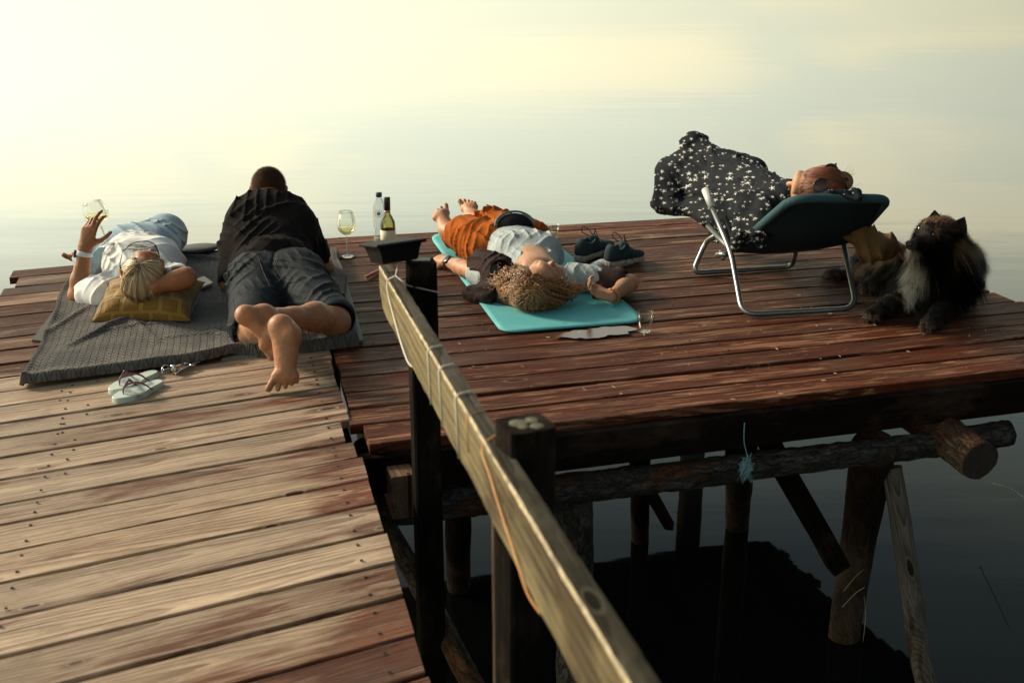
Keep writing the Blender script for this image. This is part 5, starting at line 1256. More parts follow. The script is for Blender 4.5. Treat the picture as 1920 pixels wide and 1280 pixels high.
# ================================================================== things on the deck
def glass_mat(name, tint=(1, 1, 1), rough=0.0, ior=1.45):
    g = NT(name); g.set(Base_Color=tint, Roughness=rough, IOR=ior); g.b.inputs['Transmission Weight'].default_value = 1.0; return g.m
def thin_glass(name, tint, edge, refl=.4, haze=0.):
    g = NT(name); lw = g.n('LayerWeight', {'Blend': .25}); fac = g.math('POWER', lw.outputs['Facing'], 2.6)
    col = g.mix(fac, tint, edge); tr = g.n('BsdfTransparent', {0: col}); gl = g.n('BsdfGlossy', {0: (1, 1, 1, 1), 'Roughness': .03}); fr = g.n('Fresnel', {'IOR': 1.45})
    m1 = g.n('MixShader', {0: g.math('MULTIPLY', fr.outputs[0], refl), 1: tr.outputs[0], 2: gl.outputs[0]})
    if haze: df = g.n('BsdfDiffuse', {0: (.7, .75, .75, 1)}); m1 = g.n('MixShader', {0: haze, 1: m1.outputs[0], 2: df.outputs[0]})
    g.t.links.new(m1.outputs[0], g.t.nodes['Material Output'].inputs[0]); return g.m
M_glass = thin_glass('clear_glass', (.97, .98, .96), (.80, .80, .74)); M_wine = thin_glass('white_wine', (.97, .92, .66), (.90, .80, .50), .5, .08)
M_stem = thin_glass('stem_glass', (.85, .86, .84), (.50, .50, .46), 1., .16); M_plastic = thin_glass('clear_plastic', (.90, .93, .93), (.62, .66, .68), .5, .10)

# picnic blanket over two thin mats
def picnic():
    c = {'nl': P(36, 712, .04), 'nr': P(676, 634, .035), 'fr': P(632, 464, .03), 'fl': P(150, 478, .04)}
    n, m = 200, 240; V = []; U = []
    r = np.random.RandomState(2)
    creases = [((130, 668), (260, 610), .020, .022), ((200, 640), (330, 620), .010, .018), ((90, 640), (170, 590), .012, .02), ((395, 640), (470, 660), .018, .02), ((330, 470), (412, 480), .03, .03), ((330, 492), (412, 500), .018, .025),
               ((300, 655), (420, 640), .010, .02), ((225, 600), (300, 660), .008, .02), ((620, 500), (645, 600), .012, .02), ((600, 470), (630, 500), .02, .03)]
    cw = [(P(*a), P(*b), h, w) for a, b, h, w in creases]
    for i in range(n + 1):
        v = i / n
        for k in range(m + 1):
            u = k / m
            nearp = c['nl'].lerp(c['nr'], u); farp = c['fl'].lerp(c['fr'], u)
            p = nearp.lerp(farp, v); x, y = p.x, p.y
            # wavy outline
            e = .022 * mnoise.noise(Vector((x * 2.2, 1, 0))) * max(0, 1 - v * 5) + .05 * math.exp(-((u - .60) / .06) ** 2) * max(0, 1 - v * 4)
            y += e; x += .03 * mnoise.noise(Vector((y * 2.5, 7, 0))) * (max(0, 1 - u * 5) + max(0, u * 5 - 4))
            z = .042 + .014 * mnoise.noise(Vector((x * 3.5, y * 3.5, 2))) + .006 * mnoise.noise(Vector((x * 9, y * 9, 5)))
            for a, b, h, w in cw:
                ab = b - a; t = max(0, min(1, ((x - a.x) * ab.x + (y - a.y) * ab.y) / (ab.x ** 2 + ab.y ** 2))); d = math.hypot(x - a.x - ab.x * t, y - a.y - ab.y * t)
                if d < w * 2.5: z += h * math.exp(-(d / w) ** 2 * 1.6) * math.sin(math.pi * (.12 + t * .76))
            z += .016 * math.exp(-(v / .03) ** 2) + .014 * math.exp(-(u / .02) ** 2)
            rim = min(v / .012, 1) * min(u / .008, 1) * min((1 - u) / .008, 1) * min((1 - v) / .01, 1); rim = math.sin(min(1, max(0, rim)) * math.pi / 2)
            lift = .022 if u < .6 else .006
            z = (lift if v < .012 else .008) * (1 - rim) + z * rim
            V.append((x, y, z)); U.append((u * 2.6, v * 1.7))
    k = m + 1; i = np.arange(n)[:, None] * k + np.arange(m)[None]; Fq = np.stack([i, i + 1, i + k + 1, i + k], -1).reshape(-1, 4)
    g = NT('charcoal_plush_herringbone'); uv = g.n('SeparateXYZ', {0: g.coord('UV')}); W_ = .052
    cu = g.math('FRACT', g.math('DIVIDE', uv.outputs[0], W_)); zig = g.math('ABSOLUTE', g.math('SUBTRACT', g.math('FRACT', g.math('DIVIDE', uv.outputs[0], W_ * 2)), .5))
    ph = g.math('FRACT', g.math('ADD', g.math('DIVIDE', uv.outputs[1], .026), g.math('MULTIPLY', zig, 2.2)))
    l1 = g.math('ABSOLUTE', g.math('SUBTRACT', ph, .5)); l2 = g.math('ABSOLUTE', g.math('SUBTRACT', cu, .5))
    groove = g.math('MINIMUM', g.rng(l1, .5, .30, 0, 1, True), g.rng(l2, .5, .42, 0, 1, True))
    f = g.noise(g.coord(), 700, 2); nap = g.noise(g.coord(), 7, 4, .65)
    cc = g.mix(g.rng(nap, .35, .7), (.060, .062, .060), (.155, .145, .125)); cc = g.mix(g.rng(groove, 1, 0, 0, .6), cc, (.020, .022, .023)); cc = g.mix(g.rng(g.noise(g.coord(), 2.2, 4, .6), .5, .7, 0, .5), cc, (.030, .032, .032))
    g.set(Base_Color=cc, Roughness=.9, Specular_IOR_Level=.1, Normal=g.bump(g.math('ADD', g.math('MULTIPLY', groove, 1.), g.math('MULTIPLY', f, .25)), 1., .012))
    g.b.inputs['Sheen Weight'].default_value = .25
    o = mesh_ob('blanket', V, Fq, g.m, None, True, uvs=U); props(o, 'charcoal plush blanket spread under the man and the blonde woman', 'blanket')
    md = o.modifiers.new('t', 'SOLIDIFY'); md.thickness = .01; md.offset = -1
    def mat_(name, pts, col, lab):
        pts = [Vector(p) for p in pts]; b = bmesh.new(); vs = [b.verts.new(p) for p in pts]; f_ = b.faces.new(vs); 
        ex = bmesh.ops.extrude_face_region(b, geom=[f_]); bmesh.ops.translate(b, vec=(0, 0, .008), verts=[e for e in ex['geom'] if isinstance(e, bmesh.types.BMVert)])
        bmesh.ops.recalc_face_normals(b, faces=b.faces); o_ = bm_ob(name, b, simple(name + '_foam', col, .8, vary=.1, bump=.2)); props(o_, lab, 'mat'); return o_
    mat_('foam_mat', [P(415, 677, .003), P(560, 664, .003), P(682, 640, .003), P(642, 500, .003), P(560, 505, .003)], (.14, .17, .15), 'grey green foam mat showing at the edge of the charcoal blanket beside the man')
    mat_('foam_mat', [P(60, 640, .003), P(120, 560, .003), P(140, 500, .003), P(240, 500, .003), P(240, 660, .003)], (.05, .055, .05), 'dark foam mat under the left half of the charcoal blanket')
picnic()

def pillow():
    c = np.array([(P(277, 590, .1)).x - .06, 4.715, .10]); ux = nrmz((1, -.03, 0)); 
    o = props(bpy.data.objects.new('cushion', None), 'mustard yellow velvet cushion under the blonde head', 'cushion'); COL.objects.link(o); o.location = c
    n = 44; V = []; U = []; Fq = []
    Wd, Hd, Tk = .205, .14, .092
    tilt = math.radians(20); ax = Vector((1, 0, 0)); Rm = Matrix.Rotation(tilt, 3, 'X')
    for s_ in (1, -1):
        for i in range(n + 1):
            for k in range(n + 1):
                u = k / n * 2 - 1; v = i / n * 2 - 1; pin = 1 - .09 * (1 - abs(v) ** 2) * abs(u) ** 4; pin2 = 1 - .09 * (1 - abs(u) ** 2) * abs(v) ** 4
                th = max(0, (1 - abs(u) ** 2.6)) ** .5 * max(0, (1 - abs(v) ** 2.6)) ** .5
                x = u * Wd * pin; y = v * Hd * pin2; z = s_ * Tk * th
                if s_ > 0: z *= .9; z -= .035 * math.exp(-((u + .05) / .35) ** 2 - ((v - .2) / .6) ** 2)
                z += .006 * mnoise.noise(Vector((u * 3, v * 3, s_))) * th * 2 + .012 * abs(u) ** 6 * math.sin(v * 9) * th
                p = Rm @ Vector((x, y, z)); V.append((p.x + c[0], p.y + c[1], max(.045, p.z + c[2] - .01))); U.append((u, v))
    k1 = n + 1; N0 = k1 * k1
    for i in range(n):
        for k in range(n):
            a = i * k1 + k; Fq.append((a, a + 1, a + k1 + 1, a + k1)); b = a + N0; Fq.append((b, b + k1, b + k1 + 1, b + 1))
    g = NT('mustard_velvet'); uv = g.map(g.coord('UV'), (2.6, 2.2, 1)); sx = g.n('SeparateXYZ', {0: uv}); row = g.math('FLOOR', sx.outputs[1])
    fx = g.math('FRACT', g.math('ADD', sx.outputs[0], g.math('MULTIPLY', row, .5))); fy = g.math('FRACT', sx.outputs[1])
    dx = g.math('ABSOLUTE', g.math('SUBTRACT', fx, .5)); dy = g.math('ABSOLUTE', g.math('SUBTRACT', fy, .5)); m_ = g.math('MAXIMUM', g.math('MULTIPLY', dx, 1.1), dy)
    patch = g.rng(m_, .45, .41); f = g.noise(g.coord(), 30, 3)
    c1 = g.mix(patch, (.27, .16, .025), (.19, .10, .013)); c1 = g.mix(g.rng(f, .35, .7, 0, .4), c1, (.13, .07, .01))
    g.set(Base_Color=c1, Roughness=.8, Specular_IOR_Level=.2, Normal=g.bump(g.math('ADD', patch, g.math('MULTIPLY', g.noise(g.coord(), 25, 3, .6, 1.), .8)), .6, .006)); g.b.inputs['Sheen Weight'].default_value = .4
    mesh_ob('cover', V, np.array(Fq), g.m, o, True, uvs=U)
    g2 = Geo(); pts = []
    for k in range(96):
        t = k / 24; s_ = int(t) % 4; f_ = t - int(t); u, v = [(-1 + 2 * f_, -1), (1, -1 + 2 * f_), (1 - 2 * f_, 1), (-1, 1 - 2 * f_)][s_]
        pin = 1 - .09 * (1 - abs(v) ** 2) * abs(u) ** 4; pin2 = 1 - .09 * (1 - abs(u) ** 2) * abs(v) ** 4; p = Rm @ Vector((u * Wd * pin, v * Hd * pin2, 0)); pts.append((p.x + c[0], p.y + c[1], max(.047, p.z + c[2] - .01)))
    g2.tube(pts, .0028, 6, closed=True); g2.ob('piping', simple('dark_mustard_piping', (.13, .075, .012), .8), o)
pillow()

def wine_glass(base, axis, label, h=.225, R=.048, level=.45, tiltliq=True):
    t = empty('wine_glass', base, label, 'wine glass')
    ax = Vector(axis).normalized(); M2 = ax.to_track_quat('Z', 'Y').to_matrix().to_4x4(); M2.translation = Vector(base)
    hb = h * .50
    def bowl(off): return [(max(.0004, r * R - off), hb - .006 + z * (h - hb + .006) + (off if z < .05 else 0)) for r, z in ((.08, .0), (.45, .05), (.78, .16), (.95, .30), (1., .42), (.98, .56), (.90, .75), (.80, .90), (.74, 1.0))]
    out = [(.0005, 0.001), (R * .75, .001), (R * .76, .0022), (R * .5, .004), (.006, .009), (.0036, .02), (.0032, hb * .6), (.004, hb - .012)] + bowl(0)
    prof = out + [(r, z) for r, z in bowl(.0011)[::-1]]
    k_ = 7; g = Geo(); g.lathe(prof[k_:], 36, M2); g.ob('bowl', M_glass, t)
    g = Geo(); g.lathe(out[3:k_ + 1], 20, M2); g.ob('stem', M_stem, t); g = Geo(); g.lathe(out[:4], 36, M2); g.ob('foot', M_stem, t)
    # wine: level surface even when the glass leans
    inner = bowl(.0016); zl = hb + (h - hb) * level; pr = [(r, z) for r, z in inner if z < zl]; 
    r1 = np.interp(zl, [z for _, z in inner], [r for r, _ in inner]); pr = [(.0004, pr[0][1])] + pr + [(r1, zl)]
    g = Geo(); g.lathe(pr, 36, M2); inv = M2.inverted()
    if tiltliq:
        c = M2 @ Vector((0, 0, zl)); V2 = []
        n_ = 36; L = len(pr); rim = g.V[-n_:]
        for i, v in enumerate(rim):
            loc = inv @ v; d = Vector((0, 0, 1)); dz = (c.z - v.z) / max(.3, ax.z); q = loc + Vector((0, 0, dz)); rr = np.interp(q.z, [z for _, z in inner], [r for r, _ in inner]); k = rr / max(1e-4, math.hypot(q.x, q.y)); g.V[-n_ + i] = M2 @ Vector((q.x * k, q.y * k, q.z))
        for ring in range(1, L - 1):
            for i in range(n_):
                idx = ring * n_ + i
                if g.V[idx].z > c.z - .001:
                    lim = g.V[-n_ + i]; g.V[idx] = lim.copy()
    L0 = len(g.V); g.V.append(sum(g.V[-36:], Vector()) / 36); g.F += [(L0 - 36 + i, L0 - 36 + (i + 1) % 36, L0) for i in range(36)]
    g.ob('wine', M_wine, t)
gb = P(652, 481, .0); wine_glass(gb, (0, 0, 1), 'wine glass with a little white wine standing on the boards beside the bottles', h=.235, R=.048, level=.30)
f0, f1 = Q(203, 459, 5.05), Q(172, 380, 5.05); wine_glass(f0, f1 - f0, 'tilted glass of white wine held up in the raised hand of the blonde woman', h=(f1 - f0).length * 1.02, R=.053, level=.38)

def bottles():
    t = empty('wine_bottle', P(729, 478, 0), 'green glass wine bottle with black capsule behind the handrail end', 'wine bottle'); M2 = Matrix.Translation(P(729, 478, 0))
    g = Geo(); g.lathe([(.0005, .004), (.034, .0), (.0385, .006), (.0385, .155), (.036, .175), (.026, .198), (.0165, .215), (.0145, .225), (.0140, .285), (.0155, .287), (.0155, .297), (.0145, .299), (.0005, .299)], 32, M2)
    g.ob('bottle_body', thin_glass('olive_glass', (.66, .64, .38), (.22, .20, .09), .9), t)
    g = Geo(); g.lathe([(.0005, .3005), (.0155, .3005), (.0168, .298), (.0165, .235), (.0152, .234)], 24, M2); g.ob('capsule', simple('black_foil', (.012, .011, .011), .35, vary=0), t)
    g = Geo(); g.lathe([(.0150, .2335), (.0153, .2335), (.0153, .222), (.0150, .222)], 24, M2); g.ob('neck_label', simple('gold_paper', (.45, .36, .16), .5, vary=.1), t)
    g = Geo(); g.lathe([(.0389, .045), (.0391, .045), (.0391, .135), (.0389, .135)], 32, M2); g.ob('label', simple('cream_label', (.6, .56, .42), .6, vary=.1), t)
    b = P(714, 468, 0); t = empty('water_bottle', b, 'clear plastic water bottle with dark blue cap and round label', 'water bottle'); M2 = Matrix.Translation(b)
    pr = [(.0005, .003), (.028, .0), (.034, .008)]
    for k in range(22): z = .015 + k * .0085; pr.append((.034 + .0012 * math.sin(k * 1.5) - .007 * math.exp(-((z - .105) / .02) ** 2), z))
    pr += [(.034, .205), (.030, .235), (.020, .262), (.0135, .278), (.0135, .285)]
    g = Geo(); g.lathe(pr, 32, M2); g.ob('bottle_body', M_plastic, t)
    g = Geo(); g.lathe([(.0005, .062), (.033, .062), (.033, .012), (.0005, .006)][::-1], 32, M2); g.ob('water', thin_glass('bottle_water', (.9, .94, .95), (.6, .66, .7), .5, .04), t)
    g = Geo(); g.lathe([(.0142, .278), (.016, .280), (.016, .300), (.0145, .302), (.0005, .302)], 24, M2); g.ob('cap', simple('navy_cap', (.02, .035, .06), .45, vary=0), t)
    V = []; 
    for r_ in (0, .010, .0165, .0185):
        for k in range(24):
            a = 2 * math.pi * k / 24; x = math.cos(a) * r_; z = .198 + math.sin(a) * r_; y = -math.sqrt(max(0, .0352 ** 2 - x * x)); V.append(M2 @ Vector((x, y, z)))
    Fc = [(i * 24 + k, i * 24 + (k + 1) % 24, (i + 1) * 24 + (k + 1) % 24, (i + 1) * 24 + k) for i in (0, 2) for k in range(24)]
    mesh_ob('round_label', V, Fc, simple('slate_print', (.22, .30, .36), .5, vary=.2), t)
bottles()

def tumbler(b, label, wine):
    t = empty('plastic_cup', b, label, 'cup'); M2 = Matrix.Translation(b); H_ = .082
    out = [(.0005, .002), (.022, .0), (.0245, .003)] + [(.0245 + .0105 * z, .003 + (H_ - .003) * z) for z in (.1, .3, .5, .68)] + [(.0345, H_ * .72), (.0350, H_ * .86), (.0355, H_ * .98), (.0368, H_)]
    pr = out + [(r - .001, max(.004, z)) for r, z in out[::-1] if r > .001] + [(.0005, .004)]
    g = Geo(); g.lathe(pr, 30, M2)
    for i, v in enumerate(g.V):                                  # fluted lower part
        z = v.z - b[2]
        if z < H_ * .7: a = math.atan2(v.y - b[1], v.x - b[0]); k = 1 + .03 * abs(math.cos(a * 5)); v.x = b[0] + (v.x - b[0]) * k; v.y = b[1] + (v.y - b[1]) * k
    g.ob('cup_wall', M_glass, t)
    if wine: g = Geo(); g.lathe([(.0005, .0045), (.0235, .0045), (.0285, .040), (.0005, .040)], 30, M2); g.ob('wine', M_wine, t)
tumbler(P(1036, 449, 0), 'small plastic cup half full of white wine beside the woman in grey', True)
tumbler(P(1209, 621, .0), 'empty clear plastic cup at the corner of the turquoise mat', False)

def yoga_mat():
    nl, nr, fl, fr_ = P(941, 626, .0), P(1212, 604, .0), P(806, 446, .0), P(1012, 430, 0)
    V = []; n, m = 60, 26; rad = .09
    for i in range(n + 1):
        v = i / n
        for k in range(m + 1):
            u = k / m; p = nl.lerp(nr, u).lerp(fl.lerp(fr_, u), v)
            z = .008 + .0015 * mnoise.noise(Vector((p.x * 4, p.y * 4, 0)))
            if v > .93 and u < .4: z += .012 * (v - .93) / .07
            V.append((p.x, p.y, z))
    Lx, Ly = (nr - nl).length, (fl - nl).length
    # round the corners by pulling the rim vertices in
    ex, ey = (nr - nl).normalized(), (fl - nl).normalized(); W_ = []
    for idx, v in enumerate(V):
        i, k = divmod(idx, m + 1); a = k / m * Lx; b = i / n * Ly; p = Vector(v)
        for (ca, cb, sa, sb) in ((0, 0, 1, 1), (Lx, 0, -1, 1), (0, Ly, 1, -1), (Lx, Ly, -1, -1)):
            R_ = .07; da = (a - ca) * sa; db = (b - cb) * sb
            if da < R_ and db < R_:
                q = Vector(((R_ - da) / R_, (R_ - db) / R_)); mx = max(q.x, q.y)
                if mx > 0: s_ = mx / q.length; p = p + ex * sa * (R_ - da) * (1 - s_) + ey * sb * (R_ - db) * (1 - s_)
        W_.append(p)
    k1 = m + 1; Fq = [(i * k1 + k, i * k1 + k + 1, (i + 1) * k1 + k + 1, (i + 1) * k1 + k) for i in range(n) for k in range(m)]
    g = NT('turquoise_foam'); v = g.coord(); spots = g.noise(g.map(v, (5, 14, 1)), 1.4, 4, .7, .6); f = g.noise(v, 5, 4)
    c = g.mix(g.rng(f, .3, .7), (.085, .36, .39), (.12, .43, .45)); c = g.mix(g.rng(spots, .66, .72, 0, .5), c, (.05, .14, .16))
    g.set(Base_Color=c, Roughness=.7, Specular_IOR_Level=.25, Normal=g.bump(g.noise(v, 420, 2), .3, .002))
    o = mesh_ob('yoga_mat', W_, Fq, g.m, None, True); md = o.modifiers.new('t', 'SOLIDIFY'); md.thickness = .006; md.offset = -1
    props(o, 'turquoise yoga mat on the platform under the curly haired woman', 'yoga mat')
yoga_mat()

def sandal(heel, toe, label, side, rz=0):
    heel, toe = Vector(heel), Vector(toe); t = empty('flip_flop', heel, label, 'flip-flop'); L = (toe - heel).length; Mx = frame(heel, toe)
    out = []
    for k in range(40):
        a = 2 * math.pi * k / 40; x = L / 2 - math.cos(a) * L / 2; s_ = x / L; w = (.033 + .013 * math.sin(max(0, s_ - .35) / .65 * math.pi) - .004 * math.sin(s_ * math.pi * 2) * (1 if s_ < .5 else 0)) * abs(math.sin(a)) ** .62; out.append((x, w * (1 if math.sin(a) > 0 else -1) + .004 * side * math.sin(s_ * 3.1)))
    V = [(x, y, .0) for x, y in out] + [(x, y, .006) for x, y in out] + [(x * .99 + .001, y, .020) for x, y in out] + [(L / 2 + (x - L / 2) * .965, y * .93, .0225) for x, y in out]
    Fc = [(r * 40 + k, r * 40 + (k + 1) % 40, (r + 1) * 40 + (k + 1) % 40, (r + 1) * 40 + k) for r in range(3) for k in range(40)] + [tuple(range(120, 160)), tuple(range(39, -1, -1))]
    g = NT('mint_rubber'); v = g.coord(); f = g.noise(v, 22, 4, .6); sx = g.n('SeparateXYZ', {0: v}); ctr = g.rng(g.math('ABSOLUTE', g.math('SUBTRACT', sx.outputs[0], L * .62)), .05, .02)
    c = g.mix(g.math('MULTIPLY', ctr, g.rng(f, .48, .62)), (.46, .56, .50), (.20, .24, .24)); g.set(Base_Color=c, Roughness=.6); g.b.inputs['Specular IOR Level'].default_value = .3
    o = mesh_ob('sole', V, Fc, g.m, t, False, Mx)
    th = Vector((L * .80, .0, .022)); s1, s2 = Vector((L * .36, .040, .016)), Vector((L * .36, -.040, .016)); top = Vector((L * .70, .0, .052))
    for s_, mt in ((s1, 'magenta_strap'), (s2, 'patterned_strap')):
        pts = catmull([th, th + Vector((-.004, 0, .022)), top + Vector((-.01, s_.y * .25, .004)), Vector((L * .53, s_.y * .82, .050)), s_], 8)
        V, Fc = tube_geo([Mx @ Vector(p) for p in pts], [.003 + .0035 * math.sin(math.pi * i / (len(pts) - 1)) for i in range(len(pts))], 8, flat=.45)
        mesh_ob('strap', V, Fc, simple(mt, (.22, .02, .09) if mt[0] == 'm' else (.10, .07, .08), .4, vary=.6 if mt[0] == 'p' else .1, scale=60), t, True)
sandal(P(304, 722, .0), P(214, 757, .0), 'mint green flip-flop with purple strap, nearer the camera of the pair', 1)
sandal(P(294, 704, .0), P(208, 741, .0), 'mint green flip-flop with purple strap, farther of the pair by the blanket', -1)

def corkscrew():
    c = P(340, 690, .0); t = empty('corkscrew', c, 'silver winged corkscrew lying open beside the flip-flops with a cork', 'corkscrew'); M_s = simple('polished_steel', (.55, .56, .56), .22, 1., vary=.05)
    a = P(322, 693, .022); b = P(358, 683, .018); d = (b - a).normalized(); Mx = frame(a, b); L = (b - a).length
    g = Geo(); g.lathe([(.012, .0), (.017, .0), (.018, .004), (.018, .012), (.014, .013), (.012, .004)], 28, frame(a, b) @ Matrix.Rotation(math.pi / 2, 4, 'Y')); g.ob('bell_ring', M_s, t)
    g = Geo(); g.lathe([(.0005, .002), (.0095, .002), (.0105, .004), (.0105, .040), (.0095, .042), (.0005, .042)], 18, frame(a, b) @ Matrix.Rotation(math.pi / 2, 4, 'Y')); g.ob('cork', simple('cork', (.42, .24, .10), .8, vary=.3, scale=200), t)
    for q, nm in ((1, 'frame_bar'), (-1, 'frame_bar')):
        g = Geo(); g.tube([Mx @ Vector((.008, q * .014, 0)), Mx @ Vector((.05, q * .013, 0)), Mx @ Vector((.078, q * .004, 0))], .003, 6); g.ob(nm, M_s, t)
    for q in (1, -1):
        g = Geo(); pts = [Mx @ Vector(p) for p in ((.072, q * .018, .004), (.05, q * .022, .004), (.02, q * .026, 0), (-.012, q * .036, -.006))]
        g.tube(catmull(pts, 5), .0036, 8, flat=.6); pv = Mx @ Vector((.078, q * .018, .004))
        g.tube([pv + Vector((0, 0, -.003)), pv + Vector((0, 0, .003))], .0095, 12)
        for k in range(9): an = -1.9 + k * .47; v = Mx.to_3x3() @ Vector((math.cos(an), math.sin(an), 0)); g.tube([pv + v * .008, pv + v * .0135], .0016, 4)
        g.ob('wing', M_s, t)
    g = Geo(); pts = [Mx @ Vector((.078 + .05 * k / 40, .0028 * math.cos(k * .9), .0028 * math.sin(k * .9))) for k in range(41)] + [Mx @ Vector((.145, 0, 0))]; g.tube(pts, .0013, 5); g.tube([Mx @ Vector((.0, 0, 0)), Mx @ Vector((.08, 0, 0))], .0035, 8); g.ob('worm', M_s, t)
    g = Geo(); g.tube(catmull([Mx @ Vector(p) for p in ((-.002, .014, .012), (-.012, .022, .016), (-.028, .018, .010), (-.038, .004, -.006))], 5), .0028, 6, flat=.5); g.ob('opener', M_s, t)
corkscrew()

def notebook():
    t = [P(366, 538, .052), P(380, 541, .052), P(399, 531, .052), P(365, 520, .056)]; b = bmesh.new()
    pts = [P(362, 528, .05), P(377, 542, .05), P(400, 533, .05), P(383, 521, .05)]; f = b.faces.new([b.verts.new(p) for p in pts]); ex = bmesh.ops.extrude_face_region(b, geom=[f]); bmesh.ops.translate(b, vec=(0, 0, .009), verts=[e for e in ex['geom'] if isinstance(e, bmesh.types.BMVert)]); bmesh.ops.recalc_face_normals(b, faces=b.faces)
    props(bm_ob('notebook', b, simple('cream_paper', (.62, .58, .46), .7, vary=.05)), 'cream notebook lying on the blanket beside the bent elbow', 'notebook')
    g = Geo(); g.lathe([(.0005, .018), (.10, .018), (.125, .012), (.13, .004), (.125, .001), (.0005, .001)], 40, Matrix.Translation(P(366, 478, .015)) @ Matrix.Diagonal((1, .75, 1, 1)) @ Matrix.Scale(1.0, 4))
    for v in g.V: v.z += .035 * max(0, (v.x - P(366, 478, 0).x + .1) / .25) * .6 + .015
    props(g.ob('seat_pad', simple('black_rubber_pad', (.012, .013, .014), .6, vary=.2)), 'black oval pad at the far edge behind the blanket', 'pad')
    t = empty('pocket_knife', P(695, 515, 0), 'folded pocket knife with red handle lying on the boards', 'knife'); a, b_ = P(685, 520, .012), P(712, 506, .012)
    V, Fc = tube_geo([a, a.lerp(b_, .12), a.lerp(b_, .5), a.lerp(b_, .9), b_], [.004, .009, .010, .009, .005], 10, flat=.8); mesh_ob('handle', V, Fc, simple('red_brown_handle', (.30, .06, .03), .4), t, True)
    V, Fc = tube_geo([a + Vector((.002, -.004, -.006)), b_ + Vector((0, -.004, -.006))], .005, 6, flat=.6); mesh_ob('blade', V, Fc, simple('dull_steel', (.4, .4, .4), .3, 1.), t, True)
notebook()

def shoe(heel, toe, label, k=1):
    heel, toe = np3(heel), np3(toe); t = empty('running_shoe', heel, label, 'shoe', 'dark running shoes on the platform'); d = nrmz(toe - heel); s_ = np.cross((0, 0, 1), d); L = np.linalg.norm(toe - heel)
    Z = np.array([0, 0, 1.]); at_ = lambda f, z, y=0: heel + d * f * L + Z * z + s_ * y
    lo = np.minimum(heel, toe) - .1; hi = np.maximum(heel, toe) + .1; lo[2] = -.01; hi[2] = .19
    O = SDF(lo, hi, .0035); O.bone(at_(.08, .022), at_(.45, .020), .026, .024, .01, wide=1.35, side=s_); O.bone(at_(.45, .020), at_(.9, .020, .004), .024, .019, .01, wide=1.6, wide2=1.9, side=s_); O.ell(at_(.06, .026), (.035, .030, .028), (d, s_, Z), .02)
    O.cut(at_(.5, .040), Z); O.cut(at_(.5, .002), -Z); O.disp(lambda X, Y, Z_: .002 * np.sin(X * 260) * np.sin(Y * 260)); O.ob('sole', simple('cream_worn_sole', (.36, .33, .26), .8, vary=.5, scale=90, bump=.8, bscale=300), t)
    U_ = SDF(lo, hi, .0035); U_.bone(at_(.10, .052), at_(.42, .056), .036, .035, .02, wide=.95, side=s_); U_.bone(at_(.42, .056), at_(.88, .040, .004), .036, .024, .02, wide=1.0, wide2=1.55, side=s_); U_.bone(at_(.08, .055), at_(.09, .090), .034, .030, .02); U_.bone(at_(.10, .086), at_(.42, .094), .030, .027, .02)
    U_.bone(at_(.2, .082), at_(.33, .125), .026, .036, .006, sub=True); U_.bone(at_(.20, .125), at_(.40, .135), .032, .026, .006, sub=True); U_.bone(at_(.17, .105), at_(.22, .13), .024, .032, .006, sub=True); U_.cut(at_(.5, .036), -Z)
    g = NT('petrol_knit'); v = g.coord(); vo = g.n('TexVoronoi', {'Vector': v, 'Scale': 210.}).outputs['Distance']; g.set(Base_Color=g.mix(g.rng(vo, .2, .5), (.030, .062, .072), (.014, .032, .040)), Roughness=.8, Specular_IOR_Level=.2, Normal=g.bump(vo, .5, .003)); U_.ob('upper', g.m, t)
    N_ = SDF(lo, hi, .0035); N_.bone(at_(.42, .080), at_(.36, .112), .016, .012, .01, wide=1.7, side=s_); N_.ob('tongue', simple('tongue_cloth', (.02, .04, .05), .9), t)
    N_ = SDF(lo, hi, .0035); N_.ell(at_(.22, .078), (.030, .018, .014), (d, s_, Z), .01); N_.ob('inner_sock', simple('pale_sock', (.42, .44, .46), .9, vary=.3, scale=60), t)
    ring = [at_(f, z, y) for f, z, y in ((.03, .108, 0), (.10, .100, .026), (.22, .090, .031), (.36, .104, .024), (.42, .122, 0), (.36, .104, -.024), (.22, .090, -.031), (.10, .100, -.026))]
    g = Geo(); g.tube(catmull(ring + [ring[0]], 5)[:-1], .006, 8, closed=True); g.ob('collar', simple('padded_collar', (.03, .06, .07), .8), t)
    M_l = simple('black_lace', (.01, .012, .015), .8, vary=0)
    for q in (1, -1):
        g = Geo(); g.tube(catmull([at_(.42, .110, 0), at_(.36, .150, q * .02), at_(.26, .165, q * .035), at_(.30, .135, q * .045), at_(.44, .105, q * .01)], 7), .0022, 6); g.ob('lace', M_l, t)
    for i in range(4):
        f = .46 + i * .07; g = Geo(); g.tube(catmull([at_(f, .072 - i * .008, .022), at_(f + .03, .093 - i * .010, 0), at_(f, .072 - i * .008, -.022)], 5), .0022, 6); g.ob('lace', M_l, t)
    g = Geo(); g.tube(catmull([at_(.44, .105, 0), at_(.55, .085, -.03), at_(.50, .04, -.045), at_(.62, .006, -.06)], 7), .002, 6); g.ob('lace', M_l, t)
shoe(P(1085, 493, 0), P(1148, 470, 0), 'dark teal running shoe with laces up, left one of the pair')
shoe(P(1141, 503, 0), P(1205, 489, 0), 'dark teal running shoe on the right of the pair, nearer the camera')
def pouch():
    U_ = SDF(np3(P(1115, 498, 0)) - .12, np3(P(1115, 498, 0)) + .12, .004); a, b = p3(1108, 502, .016), p3(1130, 492, .016); U_.bone(a, b, .015, .018, .01, wide=1.7, side=(.3, .9, 0)); o = U_.ob('plastic_pouch', simple('pale_printed_plastic', (.50, .55, .58), .4, vary=.45, scale=70)); props(o, 'small pale plastic pouch lying between the two shoes', 'pouch')
pouch()
